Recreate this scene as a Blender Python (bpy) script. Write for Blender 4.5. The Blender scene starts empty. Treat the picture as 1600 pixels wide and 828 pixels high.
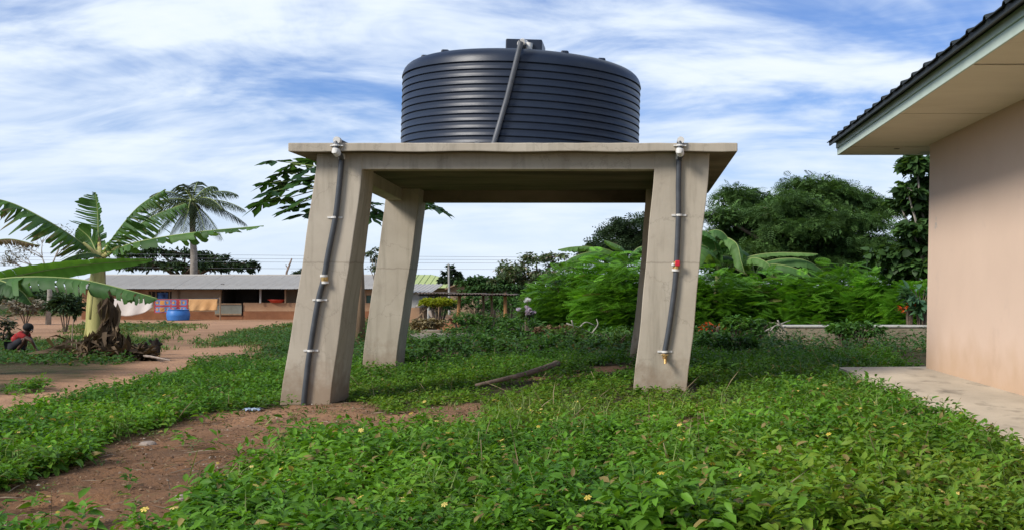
import bpy, bmesh, math, random
import numpy as np
from mathutils import Vector, Matrix, noise as mnoise

rng = np.random.default_rng(7)
random.seed(7)
C = bpy.context.scene
COL = C.collection

# ------------------------------------------------------------------ camera
F, CX, CY, EYE = 1700.0, 1005.0, 447.0, 1.6      # focal (photo px), principal point, eye height
cam = bpy.data.cameras.new('camera')
cam.sensor_width = 36.0
cam.lens = 36.0 * F / 1600
cam.shift_x = (800 - CX) / 1600
cam.shift_y = (CY - 414) / 1600
cam.clip_start, cam.clip_end = 0.1, 6000
co = bpy.data.objects.new('camera', cam)
COL.objects.link(co)
co.location = (0, 0, EYE)
co.rotation_euler = (math.radians(90), 0, 0)
C.camera = co

# ------------------------------------------------------------------ light, sky, exposure
SUN_EL, SUN_AZ = math.radians(36), math.radians(231)
sd = Vector((math.sin(SUN_AZ) * math.cos(SUN_EL), math.cos(SUN_AZ) * math.cos(SUN_EL), math.sin(SUN_EL)))
sl = bpy.data.lights.new('sun', 'SUN')
sl.energy = 2.35
sl.angle = math.radians(18)
sl.color = (1.0, 0.95, 0.87)
so = bpy.data.objects.new('sun', sl)
COL.objects.link(so)
so.location = (-20, -20, 30)
so.rotation_euler = (-sd).to_track_quat('-Z', 'Y').to_euler()

world = bpy.data.worlds.new('World')
C.world = world
world.use_nodes = True
wt = world.node_tree
wt.nodes.clear()
def wn(t, **kw):
    n = wt.nodes.new(t)
    for k, v in kw.items():
        setattr(n, k, v)
    return n
def wmath(op, a, b=None, clamp=False):
    n = wn('ShaderNodeMath', operation=op, use_clamp=clamp)
    for i, v in enumerate((a, b)):
        if v is None: continue
        if isinstance(v, (int, float)): n.inputs[i].default_value = v
        else: wt.links.new(v, n.inputs[i])
    return n.outputs[0]
sky = wn('ShaderNodeTexSky', sky_type='NISHITA')
sky.sun_disc = False
sky.sun_elevation, sky.sun_rotation = SUN_EL, SUN_AZ
sky.air_density, sky.dust_density, sky.ozone_density = 1.0, 0.4, 3.0
tc = wn('ShaderNodeTexCoord')
sep = wn('ShaderNodeSeparateXYZ')
wt.links.new(tc.outputs['Generated'], sep.inputs[0])
zz = wmath('ADD', wmath('MAXIMUM', sep.outputs[2], 0.0), 0.17)
u, v = wmath('DIVIDE', sep.outputs[0], zz), wmath('DIVIDE', sep.outputs[1], zz)
cmb = wn('ShaderNodeCombineXYZ')
wt.links.new(u, cmb.inputs[0]); wt.links.new(v, cmb.inputs[1])
def cloud_noise(scale, stretch, rotz, off, detail=9, rough=0.58, dist=0.5):
    mp = wn('ShaderNodeMapping')
    mp.inputs['Scale'].default_value = (stretch[0], stretch[1], 1)
    mp.inputs['Rotation'].default_value = (0, 0, rotz)
    mp.inputs['Location'].default_value = (off[0], off[1], 0)
    wt.links.new(cmb.outputs[0], mp.inputs[0])
    n = wn('ShaderNodeTexNoise')
    n.inputs['Scale'].default_value = scale
    n.inputs['Detail'].default_value = detail
    n.inputs['Roughness'].default_value = rough
    n.inputs['Distortion'].default_value = dist
    wt.links.new(mp.outputs[0], n.inputs['Vector'])
    return n.outputs['Fac']
big = cloud_noise(0.9, (1.0, 1.35), 0.35, (5.4, 2.6), detail=5)
fine = cloud_noise(2.2, (0.85, 1.25), 0.3, (1.7, 2.2), detail=12, rough=0.60, dist=0.7)
dens = wmath('ADD', wmath('MULTIPLY', big, 1.25), wmath('MULTIPLY', fine, 0.75))
hor = wn('ShaderNodeMapRange', interpolation_type='SMOOTHSTEP')
wt.links.new(sep.outputs[2], hor.inputs[0])
hor.inputs[1].default_value, hor.inputs[2].default_value = 0.02, 0.20
hor.inputs[3].default_value, hor.inputs[4].default_value = 0.86, 0.0
dens = wmath('ADD', wmath('MULTIPLY', dens, wmath('SUBTRACT', 1.0, hor.outputs[0])), wmath('MULTIPLY', hor.outputs[0], 1.13))
mr = wn('ShaderNodeMapRange', interpolation_type='SMOOTHSTEP')
wt.links.new(dens, mr.inputs[0])
mr.inputs[1].default_value, mr.inputs[2].default_value = 0.79, 1.19
mr.inputs[3].default_value, mr.inputs[4].default_value = 0.10, 1.0
skm = wn('ShaderNodeMix', data_type='RGBA', blend_type='MULTIPLY')
skm.inputs[0].default_value = 1.0
wt.links.new(sky.outputs[0], skm.inputs[6])
skm.inputs[7].default_value = (0.32, 0.47, 0.74, 1)
mx = wn('ShaderNodeMix', data_type='RGBA')
wt.links.new(mr.outputs[0], mx.inputs[0])
wt.links.new(skm.outputs[2], mx.inputs[6])
cl = wn('ShaderNodeMix', data_type='RGBA')       # cloud tone: thin grey-blue veil to white
mr2 = wn('ShaderNodeMapRange')
wt.links.new(dens, mr2.inputs[0])
mr2.inputs[1].default_value, mr2.inputs[2].default_value = 0.85, 1.25
wt.links.new(mr2.outputs[0], cl.inputs[0])
cl.inputs[6].default_value = (3.9, 4.7, 6.0, 1)
cl.inputs[7].default_value = (5.0, 5.45, 5.9, 1)
wt.links.new(cl.outputs[2], mx.inputs[7])
bg = wn('ShaderNodeBackground')
bg.inputs[1].default_value = 0.1
wt.links.new(mx.outputs[2], bg.inputs[0])
wo = wn('ShaderNodeOutputWorld')
wt.links.new(bg.outputs[0], wo.inputs[0])

C.view_settings.view_transform = 'Standard'
C.view_settings.look = 'None'
C.view_settings.exposure = 0.86
C.view_settings.gamma = 1.0
C.cycles.use_denoising = True
C.cycles.denoiser = 'OPENIMAGEDENOISE'
C.cycles.denoising_input_passes = 'RGB_ALBEDO_NORMAL'
C.cycles.denoising_prefilter = 'ACCURATE'
C.cycles.max_bounces = 6
C.cycles.sample_clamp_indirect = 4
C.cycles.transparent_max_bounces = 4

# ------------------------------------------------------------------ helpers
def P(px, py, Y):
    return Vector(((px - CX) * Y / F, Y, EYE - (py - CY) * Y / F))
def sstep(a, b, x):
    t = np.clip((x - a) / (b - a), 0, 1)
    return t * t * (3 - 2 * t)
def gz(x, y):
    x = np.asarray(x, float); y = np.asarray(y, float)
    z = 0.16 * sstep(-4.5, 0.2, x) * (1 - sstep(24, 40, y))
    z = z - 0.013 * np.clip(y - 22, 0, 53)
    z = z + 0.02 * np.sin(x * 1.3 + 0.5 * y) * np.sin(y * 0.9 - x * 0.4) * (1 - sstep(40, 60, y))
    return z
def G(px, py):                                   # photo pixel of a ground point -> x, y
    Y = 15.0
    for _ in range(30):
        x = (px - CX) * Y / F
        Y = 0.5 * Y + 0.5 * min(200, F * (EYE - float(gz(x, Y))) / max(py - CY, 3))
    return (px - CX) * Y / F, Y

def tag(o, label=None, cat=None, group=None, kind=None):
    if label: o['label'] = label
    if cat: o['category'] = cat
    if group: o['group'] = group
    if kind: o['kind'] = kind
    return o
def thing(name, loc, label, cat, group=None):
    o = bpy.data.objects.new(name, None)
    o.empty_display_size = 0.2
    COL.objects.link(o)
    o.location = loc
    return tag(o, label, cat, group)
def wloc(p):
    v = Vector(p.location)
    if p.parent: v = v + p.matrix_parent_inverse.translation + wloc(p.parent)
    return v
def link(name, me, parent=None, mats=()):
    o = bpy.data.objects.new(name, me)
    COL.objects.link(o)
    for m in mats: me.materials.append(m)
    if parent is not None:
        o.parent = parent
        o.matrix_parent_inverse = Matrix.Translation(-wloc(parent))
    return o

class MB:
    def __init__(s): s.v = []; s.f = []; s.mi = []; s.m = 0
    def add(s, vs, fs):
        n = len(s.v)
        s.v += [tuple(x) for x in vs]
        s.f += [[n + i for i in f] for f in fs]
        s.mi += [s.m] * len(fs)
        return s
    def box(s, x0, x1, y0, y1, z0, z1):
        return s.add([(x0,y0,z0),(x1,y0,z0),(x1,y1,z0),(x0,y1,z0),(x0,y0,z1),(x1,y0,z1),(x1,y1,z1),(x0,y1,z1)],
                     [(0,3,2,1),(4,5,6,7),(0,1,5,4),(1,2,6,5),(2,3,7,6),(3,0,4,7)])
    def tube(s, pts, r, n=8, cap=True):
        pts = [Vector(p) for p in pts]
        rs = r if hasattr(r, '__len__') else [r] * len(pts)
        vs, fs = [], []
        ref = None
        for i, p in enumerate(pts):
            t = (pts[min(i + 1, len(pts) - 1)] - pts[max(i - 1, 0)])
            if t.length < 1e-9: t = Vector((0, 0, 1))
            t.normalize()
            if ref is None:
                ref = Vector((1, 0, 0)) if abs(t.x) < 0.8 else Vector((0, 1, 0))
            a = (ref - t * ref.dot(t))
            if a.length < 1e-6: a = t.orthogonal()
            a.normalize(); ref = a
            b = t.cross(a)
            for k in range(n):
                q = 2 * math.pi * k / n
                vs.append(p + (a * math.cos(q) + b * math.sin(q)) * rs[i])
        for i in range(len(pts) - 1):
            for k in range(n):
                fs.append((i*n + k, i*n + (k+1) % n, (i+1)*n + (k+1) % n, (i+1)*n + k))
        if cap:
            fs.append(tuple(range(n - 1, -1, -1)))
            fs.append(tuple((len(pts) - 1) * n + k for k in range(n)))
        return s.add(vs, fs)
    def lathe(s, c, prof, n=32):                 # prof: (r, z) bottom to top
        vs, fs = [], []
        for r, z in prof:
            for k in range(n):
                q = 2 * math.pi * k / n
                vs.append((c[0] + r * math.cos(q), c[1] + r * math.sin(q), c[2] + z))
        for i in range(len(prof) - 1):
            for k in range(n):
                fs.append((i*n + k, i*n + (k+1) % n, (i+1)*n + (k+1) % n, (i+1)*n + k))
        fs.append(tuple(range(n - 1, -1, -1)))
        fs.append(tuple((len(prof) - 1) * n + k for k in range(n)))
        return s.add(vs, fs)
    def ball(s, c, r, n=8, m=6):
        rr = r if hasattr(r, '__len__') else (r, r, r)
        vs, fs = [], []
        for i in range(m + 1):
            a = math.pi * (0.02 + 0.96 * i / m) - math.pi / 2
            for k in range(n):
                q = 2 * math.pi * k / n
                vs.append((c[0] + rr[0]*math.cos(a)*math.cos(q), c[1] + rr[1]*math.cos(a)*math.sin(q), c[2] + rr[2]*math.sin(a)))
        for i in range(m):
            for k in range(n):
                fs.append((i*n + k, i*n + (k+1) % n, (i+1)*n + (k+1) % n, (i+1)*n + k))
        fs.append(tuple(range(n - 1, -1, -1))); fs.append(tuple(m*n + k for k in range(n)))
        return s.add(vs, fs)
    def obj(s, name, mats, parent=None, smooth=False, bevel=0, seg=2, auto=None):
        me = bpy.data.meshes.new(name)
        me.from_pydata(s.v, [], s.f)
        if not hasattr(mats, '__len__'): mats = [mats]
        o = link(name, me, parent, mats)
        me.polygons.foreach_set('material_index', s.mi)
        if smooth or auto:
            me.polygons.foreach_set('use_smooth', [True] * len(me.polygons))
            if auto: me.set_sharp_from_angle(angle=math.radians(auto))
        me.update()
        if bevel:
            b = o.modifiers.new('bevel', 'BEVEL')
            b.width, b.segments, b.limit_method = bevel, seg, 'ANGLE'
            b.angle_limit = math.radians(35)
        return o

def tri_mesh(name, V, T, mat, parent=None, col=None, smooth=False):
    V = np.asarray(V, np.float32).reshape(-1, 3); T = np.asarray(T, np.int32).reshape(-1, 3)
    me = bpy.data.meshes.new(name)
    me.vertices.add(len(V)); me.vertices.foreach_set('co', V.ravel())
    me.loops.add(T.size); me.loops.foreach_set('vertex_index', T.ravel())
    me.polygons.add(len(T))
    me.polygons.foreach_set('loop_start', np.arange(len(T), dtype=np.int32) * 3)
    if smooth: me.polygons.foreach_set('use_smooth', np.ones(len(T), bool))
    if col is not None:
        a = me.attributes.new('col', 'FLOAT_COLOR', 'POINT')
        c4 = np.ones((len(V), 4), np.float32); c4[:, :3] = col
        a.data.foreach_set('color', c4.ravel())
    me.update(calc_edges=True)
    me.validate()
    return link(name, me, parent, [mat])

# leaf templates: length along +Y (0..1), width along X, normal +Z
def T_leaf(w=0.45, fold=0.12, droop=0.15):
    V = [(0,0,0), (-w*.42,.3,fold), (0,.33,0.0), (w*.42,.3,fold), (-w*.36,.65,fold-.5*droop), (0,.66,-.35*droop), (w*.36,.65,fold-.5*droop), (0,1,-droop)]
    T = [(0,2,1),(0,3,2),(1,2,5),(1,5,4),(2,3,6),(2,6,5),(4,5,7),(5,6,7)]
    return np.array(V, float), np.array(T)
def T_dia(w=0.45, fold=0.1, droop=0.15):
    V = [(0,0,0), (-w*.5,.45,fold), (w*.5,.45,fold), (0,1,-droop), (0,.5,-.03)]
    T = [(0,4,1),(0,2,4),(1,4,3),(4,2,3)]
    return np.array(V, float), np.array(T)
def T_frond(n=8, w=0.36, lw=0.06, droop=0.25, up=0.04):
    V, T = [], []
    def pt(t): return np.array((0, t, -droop * t * t))
    V += [pt(0) + (0.012,0,0), pt(0) - (0.012,0,0), pt(1)]; T.append((0, 2, 1))
    for i in range(n):
        t = 0.18 + 0.8 * i / (n - 1)
        L = w * (math.sin(math.pi * min(1, 0.2 + 0.75 * t)) ** 0.7)
        for s in (-1, 1):
            b = len(V); p = pt(t)
            V += [p, p + (s*L*.55, L*.22 - lw/2, up), p + (s*L*.5, L*.25 + lw/2, up), p + (s*L, L*.5, up - .05)]
            T += [(b, b+1, b+2), (b+1, b+3, b+2)]
    return np.array(V, float), np.array(T)

def instance(tmpl, pos, yaw, pitch, roll, size, width=None):
    V, T = tmpl
    N = len(pos)
    size = np.broadcast_to(size, N); width = size if width is None else np.broadcast_to(width, N)
    cy, sy = np.cos(yaw), np.sin(yaw); cp, sp = np.cos(pitch), np.sin(pitch); cr, sr = np.cos(roll), np.sin(roll)
    X = V[None, :, 0] * width[:, None]; Y = V[None, :, 1] * size[:, None]; Z = V[None, :, 2] * size[:, None]
    x1 = X * cr[:, None] + Z * sr[:, None]; z1 = -X * sr[:, None] + Z * cr[:, None]
    y2 = Y * cp[:, None] - z1 * sp[:, None]; z2 = Y * sp[:, None] + z1 * cp[:, None]
    x3 = x1 * cy[:, None] - y2 * sy[:, None]; y3 = x1 * sy[:, None] + y2 * cy[:, None]
    out = np.stack([x3, y3, z2], -1) + np.asarray(pos)[:, None, :]
    TT = T[None] + (np.arange(N) * len(V))[:, None, None]
    return out.reshape(-1, 3), TT.reshape(-1, 3), len(V)
class Cloud:                                     # gathers leaf batches into one mesh
    def __init__(s): s.V = []; s.T = []; s.c = []; s.n = 0
    def add(s, tmpl, pos, yaw, pitch, roll, size, col, width=None):
        if len(pos) == 0: return s
        V, T, k = instance(tmpl, pos, yaw, pitch, roll, size, width)
        s.V.append(V); s.T.append(T + s.n); s.n += len(V)
        s.c.append(np.repeat(np.asarray(col), k, axis=0))
        return s
    def obj(s, name, mat, parent=None):
        return tri_mesh(name, np.concatenate(s.V), np.concatenate(s.T), mat, parent, np.concatenate(s.c))
def cols(N, a, b, jit=0.25, extra=None, pe=0.0):
    a, b = np.array(a), np.array(b)
    t = rng.random((N, 1)) ** 1.2
    c = (a * (1 - t) + b * t) * (1 + jit * (rng.random((N, 1)) - 0.5) * 2)
    if extra is not None:
        m = rng.random(N) < pe
        c[m] = np.array(extra) * (0.7 + 0.6 * rng.random((m.sum(), 1)))
    return c

# ------------------------------------------------------------------ materials
def mat(name, c1, c2=None, scale=3.0, rough=0.85, bump=0.0, bscale=30.0, spec=0.3, metal=0.0, detail=6, stretch=(1,1,1), c3=None, s3=0.7, t3=(0.55, 0.7)):
    m = bpy.data.materials.new(name)
    m.use_nodes = True
    nt = m.node_tree; nd = nt.nodes; L = nt.links
    b = nd['Principled BSDF']
    b.inputs['Roughness'].default_value = rough
    b.inputs['Metallic'].default_value = metal
    b.inputs['Specular IOR Level'].default_value = spec
    b.inputs['Base Color'].default_value = (*c1, 1)
    t = nd.new('ShaderNodeTexCoord'); mp = nd.new('ShaderNodeMapping')
    mp.inputs['Scale'].default_value = stretch
    L.new(t.outputs['Object'], mp.inputs[0])
    if c2 is not None:
        n = nd.new('ShaderNodeTexNoise')
        n.inputs['Scale'].default_value = scale; n.inputs['Detail'].default_value = detail; n.inputs['Roughness'].default_value = 0.6
        L.new(mp.outputs[0], n.inputs['Vector'])
        r = nd.new('ShaderNodeMapRange'); L.new(n.outputs['Fac'], r.inputs[0])
        r.inputs[1].default_value, r.inputs[2].default_value = 0.33, 0.67
        x = nd.new('ShaderNodeMix'); x.data_type = 'RGBA'
        L.new(r.outputs[0], x.inputs[0])
        x.inputs[6].default_value = (*c1, 1); x.inputs[7].default_value = (*c2, 1)
        last = x.outputs[2]
        if c3 is not None:
            n3 = nd.new('ShaderNodeTexNoise')
            n3.inputs['Scale'].default_value = s3; n3.inputs['Detail'].default_value = 7; n3.inputs['Roughness'].default_value = 0.65
            L.new(mp.outputs[0], n3.inputs['Vector'])
            r3 = nd.new('ShaderNodeMapRange'); L.new(n3.outputs['Fac'], r3.inputs[0])
            r3.inputs[1].default_value, r3.inputs[2].default_value = t3
            x3 = nd.new('ShaderNodeMix'); x3.data_type = 'RGBA'
            L.new(r3.outputs[0], x3.inputs[0]); L.new(last, x3.inputs[6]); x3.inputs[7].default_value = (*c3, 1)
            last = x3.outputs[2]
        L.new(last, b.inputs['Base Color'])
    if bump:
        n2 = nd.new('ShaderNodeTexNoise')
        n2.inputs['Scale'].default_value = bscale; n2.inputs['Detail'].default_value = 5
        L.new(mp.outputs[0], n2.inputs['Vector'])
        bp = nd.new('ShaderNodeBump'); bp.inputs['Strength'].default_value = bump; bp.inputs['Distance'].default_value = 0.02
        L.new(n2.outputs['Fac'], bp.inputs['Height']); L.new(bp.outputs[0], b.inputs['Normal'])
    return m
def leafmat(name, rough=0.5, transl=0.35, spec=0.35):
    m = bpy.data.materials.new(name)
    m.use_nodes = True
    nt = m.node_tree; nd = nt.nodes; L = nt.links
    b = nd['Principled BSDF']
    b.inputs['Roughness'].default_value = rough
    b.inputs['Specular IOR Level'].default_value = spec
    a = nd.new('ShaderNodeAttribute'); a.attribute_name = 'col'
    L.new(a.outputs['Color'], b.inputs['Base Color'])
    if transl:
        tr = nd.new('ShaderNodeBsdfTranslucent')
        g = nd.new('ShaderNodeMix'); g.data_type = 'RGBA'; g.blend_type = 'MULTIPLY'; g.inputs[0].default_value = 1
        L.new(a.outputs['Color'], g.inputs[6]); g.inputs[7].default_value = (1.5, 1.4, 0.6, 1)
        L.new(g.outputs[2], tr.inputs[0])
        ms = nd.new('ShaderNodeMixShader'); ms.inputs[0].default_value = transl
        L.new(b.outputs[0], ms.inputs[1]); L.new(tr.outputs[0], ms.inputs[2])
        L.new(ms.outputs[0], nd['Material Output'].inputs[0])
    return m
M = {}
M['leaf'] = leafmat('leaf', 0.5, 0.35, 0.2)
M['leaf_dull'] = leafmat('leaf_dull', 0.65, 0.2, 0.2)
M['dry'] = leafmat('dry_matter', 0.9, 0.1, 0.1)
M['banana'] = leafmat('banana_leaf', 0.55, 0.38, 0.25)
M['bark'] = mat('bark', (0.16,0.12,0.085), (0.08,0.06,0.045), 6, 0.9, 0.6, 20)
M['pale_bark'] = mat('pale_bark', (0.34,0.30,0.25), (0.2,0.17,0.14), 5, 0.9, 0.5, 20)
M['concrete'] = mat('plastered_concrete', (0.47,0.41,0.325), (0.39,0.335,0.26), 1.1, 0.9, 0.10, 22, 0.2, detail=7, c3=(0.27,0.23,0.18), s3=1.6, t3=(0.6,0.8))
def weather(m, z0, mud, streak):
    nt = m.node_tree; nd = nt.nodes; L = nt.links; pb = nd['Principled BSDF']; src = pb.inputs['Base Color'].links[0].from_socket
    t = nd.new('ShaderNodeTexCoord'); sp_ = nd.new('ShaderNodeSeparateXYZ'); L.new(t.outputs['Object'], sp_.inputs[0])
    mp = nd.new('ShaderNodeMapping'); mp.inputs['Scale'].default_value = (5, 5, .45); L.new(t.outputs['Object'], mp.inputs[0])
    n1 = nd.new('ShaderNodeTexNoise'); n1.inputs['Scale'].default_value = 1.3; n1.inputs['Detail'].default_value = 8; n1.inputs['Roughness'].default_value = .65; L.new(mp.outputs[0], n1.inputs['Vector'])
    r1 = nd.new('ShaderNodeMapRange'); L.new(n1.outputs['Fac'], r1.inputs[0]); r1.inputs[1].default_value = .50; r1.inputs[2].default_value = .72; r1.inputs[4].default_value = streak
    x1 = nd.new('ShaderNodeMix'); x1.data_type = 'RGBA'; L.new(r1.outputs[0], x1.inputs[0]); L.new(src, x1.inputs[6]); x1.inputs[7].default_value = (.27,.235,.18,1)
    n2 = nd.new('ShaderNodeTexNoise'); n2.inputs['Scale'].default_value = 3.2; n2.inputs['Detail'].default_value = 9; n2.inputs['Roughness'].default_value = .7; L.new(t.outputs['Object'], n2.inputs['Vector'])
    a = nd.new('ShaderNodeMath'); a.operation = 'MULTIPLY_ADD'; L.new(n2.outputs['Fac'], a.inputs[0]); a.inputs[1].default_value = -1.5; L.new(sp_.outputs[2], a.inputs[2])
    r2 = nd.new('ShaderNodeMapRange'); L.new(a.outputs[0], r2.inputs[0]); r2.inputs[1].default_value = -.75 + z0; r2.inputs[2].default_value = -.25 + z0; r2.inputs[3].default_value = .8; r2.inputs[4].default_value = 0
    x2 = nd.new('ShaderNodeMix'); x2.data_type = 'RGBA'; L.new(r2.outputs[0], x2.inputs[0]); L.new(x1.outputs[2], x2.inputs[6]); x2.inputs[7].default_value = (*mud, 1)
    # fine crazing lines
    v = nd.new('ShaderNodeTexVoronoi'); v.feature = 'DISTANCE_TO_EDGE'; v.inputs['Scale'].default_value = .9
    dn = nd.new('ShaderNodeVectorMath'); dn.operation = 'MULTIPLY_ADD'; L.new(n2.outputs['Color'], dn.inputs[0]); dn.inputs[1].default_value = (.5,.5,.5); L.new(t.outputs['Object'], dn.inputs[2]); L.new(dn.outputs[0], v.inputs['Vector'])
    r3 = nd.new('ShaderNodeMapRange'); L.new(v.outputs['Distance'], r3.inputs[0]); r3.inputs[1].default_value = 0; r3.inputs[2].default_value = .008; r3.inputs[3].default_value = .35; r3.inputs[4].default_value = 0
    x3 = nd.new('ShaderNodeMix'); x3.data_type = 'RGBA'; L.new(r3.outputs[0], x3.inputs[0]); L.new(x2.outputs[2], x3.inputs[6]); x3.inputs[7].default_value = (.13,.11,.085,1)
    # line where one lift of mortar meets the next
    a4 = nd.new('ShaderNodeMath'); a4.operation = 'MULTIPLY_ADD'; L.new(n2.outputs['Fac'], a4.inputs[0]); a4.inputs[1].default_value = .10; L.new(sp_.outputs[2], a4.inputs[2])
    c4 = nd.new('ShaderNodeMath'); c4.operation = 'COMPARE'; L.new(a4.outputs[0], c4.inputs[0]); c4.inputs[1].default_value = 1.97; c4.inputs[2].default_value = .011
    f4 = nd.new('ShaderNodeMath'); f4.operation = 'MULTIPLY'; L.new(c4.outputs[0], f4.inputs[0]); f4.inputs[1].default_value = .38
    x4 = nd.new('ShaderNodeMix'); x4.data_type = 'RGBA'; L.new(f4.outputs[0], x4.inputs[0]); L.new(x3.outputs[2], x4.inputs[6]); x4.inputs[7].default_value = (.2,.17,.13,1)
    L.new(x4.outputs[2], pb.inputs['Base Color'])
weather(M['concrete'], 0.12, (.25,.18,.12), .75)
M['soffit_concrete'] = mat('stained_shaded_concrete', (0.26,0.21,0.15), (0.085,0.07,0.048), 0.7, 0.95, 0.2, 20, 0.1, detail=9, stretch=(0.5,1.5,1))  # stain of the slab underside; on the rear beam it also paints shade
M['pvc_grey'] = mat('grey_pvc', (0.075,0.08,0.09), (0.10,0.105,0.115), 8, 0.45, spec=0.4)
M['pvc_dark'] = mat('dark_pvc', (0.05,0.055,0.062), (0.075,0.08,0.088), 8, 0.4, spec=0.4)
M['pvc_white'] = mat('white_pvc', (0.72,0.70,0.66), (0.6,0.57,0.52), 30, 0.4)
M['brass'] = mat('brass', (0.62,0.42,0.17), (0.45,0.28,0.1), 30, 0.35, metal=0.8)
M['red'] = mat('red_plastic', (0.55,0.02,0.04), None, rough=0.4)
M['tank'] = mat('black_polyethylene', (0.008,0.014,0.030), (0.012,0.020,0.038), 2.0, 0.38, 0.08, 7, 0.35, c3=(0.05,0.055,0.06), s3=2.2, t3=(0.68,0.9), stretch=(1,1,3))
M['cement'] = mat('cement_screed', (0.55,0.47,0.355), (0.41,0.35,0.265), 1.5, 0.9, 0.3, 25, 0.2, detail=9, c3=(0.22,0.19,0.145), s3=2.4, t3=(0.53,0.70), stretch=(1,0.5,1))
M['rough_block'] = mat('old_concrete', (0.29,0.24,0.17), (0.16,0.135,0.09), 2.2, 0.95, 0.5, 18, 0.2, detail=9)
M['block_top'] = mat('cement_coping', (0.5,0.48,0.43), (0.38,0.36,0.31), 4, 0.9, 0.3, 25)
M['soffit'] = mat('soffit_board', (0.70,0.63,0.49), (0.64,0.57,0.44), 2, 0.8, c3=(0.52,0.45,0.33), s3=1.6, t3=(0.62,0.8), stretch=(0.6,1.4,1))
M['fascia'] = mat('pale_green_board', (0.50,0.58,0.50), (0.44,0.52,0.44), 3, 0.6)
M['roof_dark'] = mat('dark_green_sheet', (0.014,0.019,0.017), (0.009,0.012,0.011), 2, 0.55, spec=0.4)
M['roof_zinc'] = mat('weathered_zinc', (0.40,0.375,0.335), (0.34,0.315,0.28), 0.5, 0.6, spec=0.4, c3=(0.27,0.23,0.19), s3=0.9, t3=(0.58,0.72))
M['mud'] = mat('mud_plaster', (0.40,0.25,0.15), (0.33,0.19,0.11), 0.8, 0.95, 0.4, 8, 0.1, c3=(0.2,0.11,0.06), s3=0.5, t3=(0.52,0.7))
M['mud_pale'] = mat('pale_plaster', (0.36,0.27,0.18), (0.27,0.19,0.12), 0.8, 0.95, 0.3, 8, 0.1)
M['mud_base'] = mat('red_mud', (0.27,0.12,0.06), (0.17,0.075,0.04), 0.9, 0.95, 0.5, 6, 0.1)
M['timber'] = mat('old_timber', (0.30,0.2,0.12), (0.18,0.12,0.075), 3, 0.9, 0.5, 15, stretch=(1,1,0.2))
M['orange_timber'] = mat('orange_timber', (0.36,0.18,0.07), (0.25,0.12,0.05), 3, 0.9, 0.4, 15, stretch=(1,1,0.2))
M['dark_room'] = mat('dark_plaster', (0.05,0.042,0.035), (0.03,0.025,0.02), 1.5, 0.95)  # near-black tone for inner walls, openings, battens and vent
M['grey_board'] = mat('greyish_board', (0.22,0.22,0.19), (0.15,0.15,0.12), 1.2, 0.9)
M['blue_plastic'] = mat('blue_plastic', (0.03,0.14,0.42), (0.05,0.18,0.46), 2, 0.45)
M['red_plastic'] = mat('red_enamel', (0.5,0.05,0.03), None, rough=0.4)
M['white_cloth'] = mat('off_white_cloth', (0.62,0.57,0.52), (0.56,0.51,0.46), 1.5, 0.95)
M['orange_cloth'] = mat('orange_cloth', (0.56,0.32,0.14), (0.50,0.27,0.11), 1.5, 0.95)
M['blue_cloth'] = mat('blue_plaid_cloth', (0.10,0.22,0.5), (0.02,0.03,0.08), 2.2, 0.9)
M['green_roof'] = mat('pale_green_sheet', (0.40,0.46,0.18), (0.34,0.40,0.16), 0.6, 0.6)
M['wire'] = mat('dark_cable', (0.16,0.16,0.18), None, rough=0.6)
M['grey_pole'] = mat('weathered_pole', (0.42,0.41,0.38), (0.3,0.29,0.27), 2, 0.9)
M['skin'] = mat('brown_skin', (0.085,0.042,0.025), (0.07,0.035,0.02), 5, 0.5)
M['hair'] = mat('black_hair', (0.008,0.007,0.007), None, rough=0.8)
M['red_shirt'] = mat('red_cotton', (0.34,0.025,0.025), (0.22,0.015,0.015), 9, 0.95, c3=(0.42,0.2,0.17), s3=10, t3=(0.62,0.7))
M['dark_cloth'] = mat('dark_cotton', (0.02,0.02,0.024), (0.03,0.03,0.035), 9, 0.95)
M['lavender'] = mat('lavender_print', (0.40,0.31,0.43), (0.17,0.11,0.18), 9, 0.95, c3=(0.1,0.06,0.1), s3=11, t3=(0.58,0.64))
M['white_hat'] = mat('white_cotton', (0.55,0.55,0.62), (0.30,0.30,0.36), 9, 0.9)
M['dead_wood'] = mat('dead_wood', (0.28,0.2,0.15), (0.17,0.12,0.09), 6, 0.95, 0.6, 25)
M['grey_wood'] = mat('grey_twig', (0.36,0.33,0.28), (0.24,0.22,0.18), 8, 0.95)
M['char'] = mat('burnt_stump', (0.018,0.014,0.012), (0.04,0.03,0.024), 6, 0.95, 0.6, 12)
M['stone'] = mat('pale_stone', (0.36,0.30,0.25), (0.22,0.17,0.135), 9, 0.95, 0.5, 30)
M['plastic_bag'] = mat('bag_film', (0.30,0.42,0.58), (0.5,0.55,0.6), 14, 0.4)

# ------------------------------------------------------------------ bare soil areas, in ground coordinates
def poly(px): return np.array([G(*p) for p in px])
BARE = [poly(q) for q in (
    [(-60,830),(-60,790),(20,758),(110,742),(165,706),(240,675),(330,650),(440,636),(500,634),(545,630),(580,640),(640,642),(690,634),(762,630),(778,640),(740,655),(660,668),(560,684),(500,678),(430,700),(365,730),(318,765),(285,800),(262,828),(240,840),(-60,840)],
    [(-200,636),(0,618),(90,598),(150,586),(205,571),(232,556),(248,540),(252,528),(282,513),(315,505),(395,500),(470,500),(450,508),(390,515),(350,524),(318,535),(300,542),(340,541),(400,540),(402,553),(330,563),(272,572),(232,588),(186,604),(112,618),(50,632),(0,652),(-200,700)],
    [(-250,500),(0,498),(120,494),(470,494),(560,494),(560,500),(470,505),(380,507),(300,507),(190,506),(130,503),(60,515),(0,525),(-250,530)],
    [(672,494),(738,494),(752,501),(720,505),(680,504),(655,500)],
    [(640,520),(735,517),(742,526),(700,531),(640,531)],
)]
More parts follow.
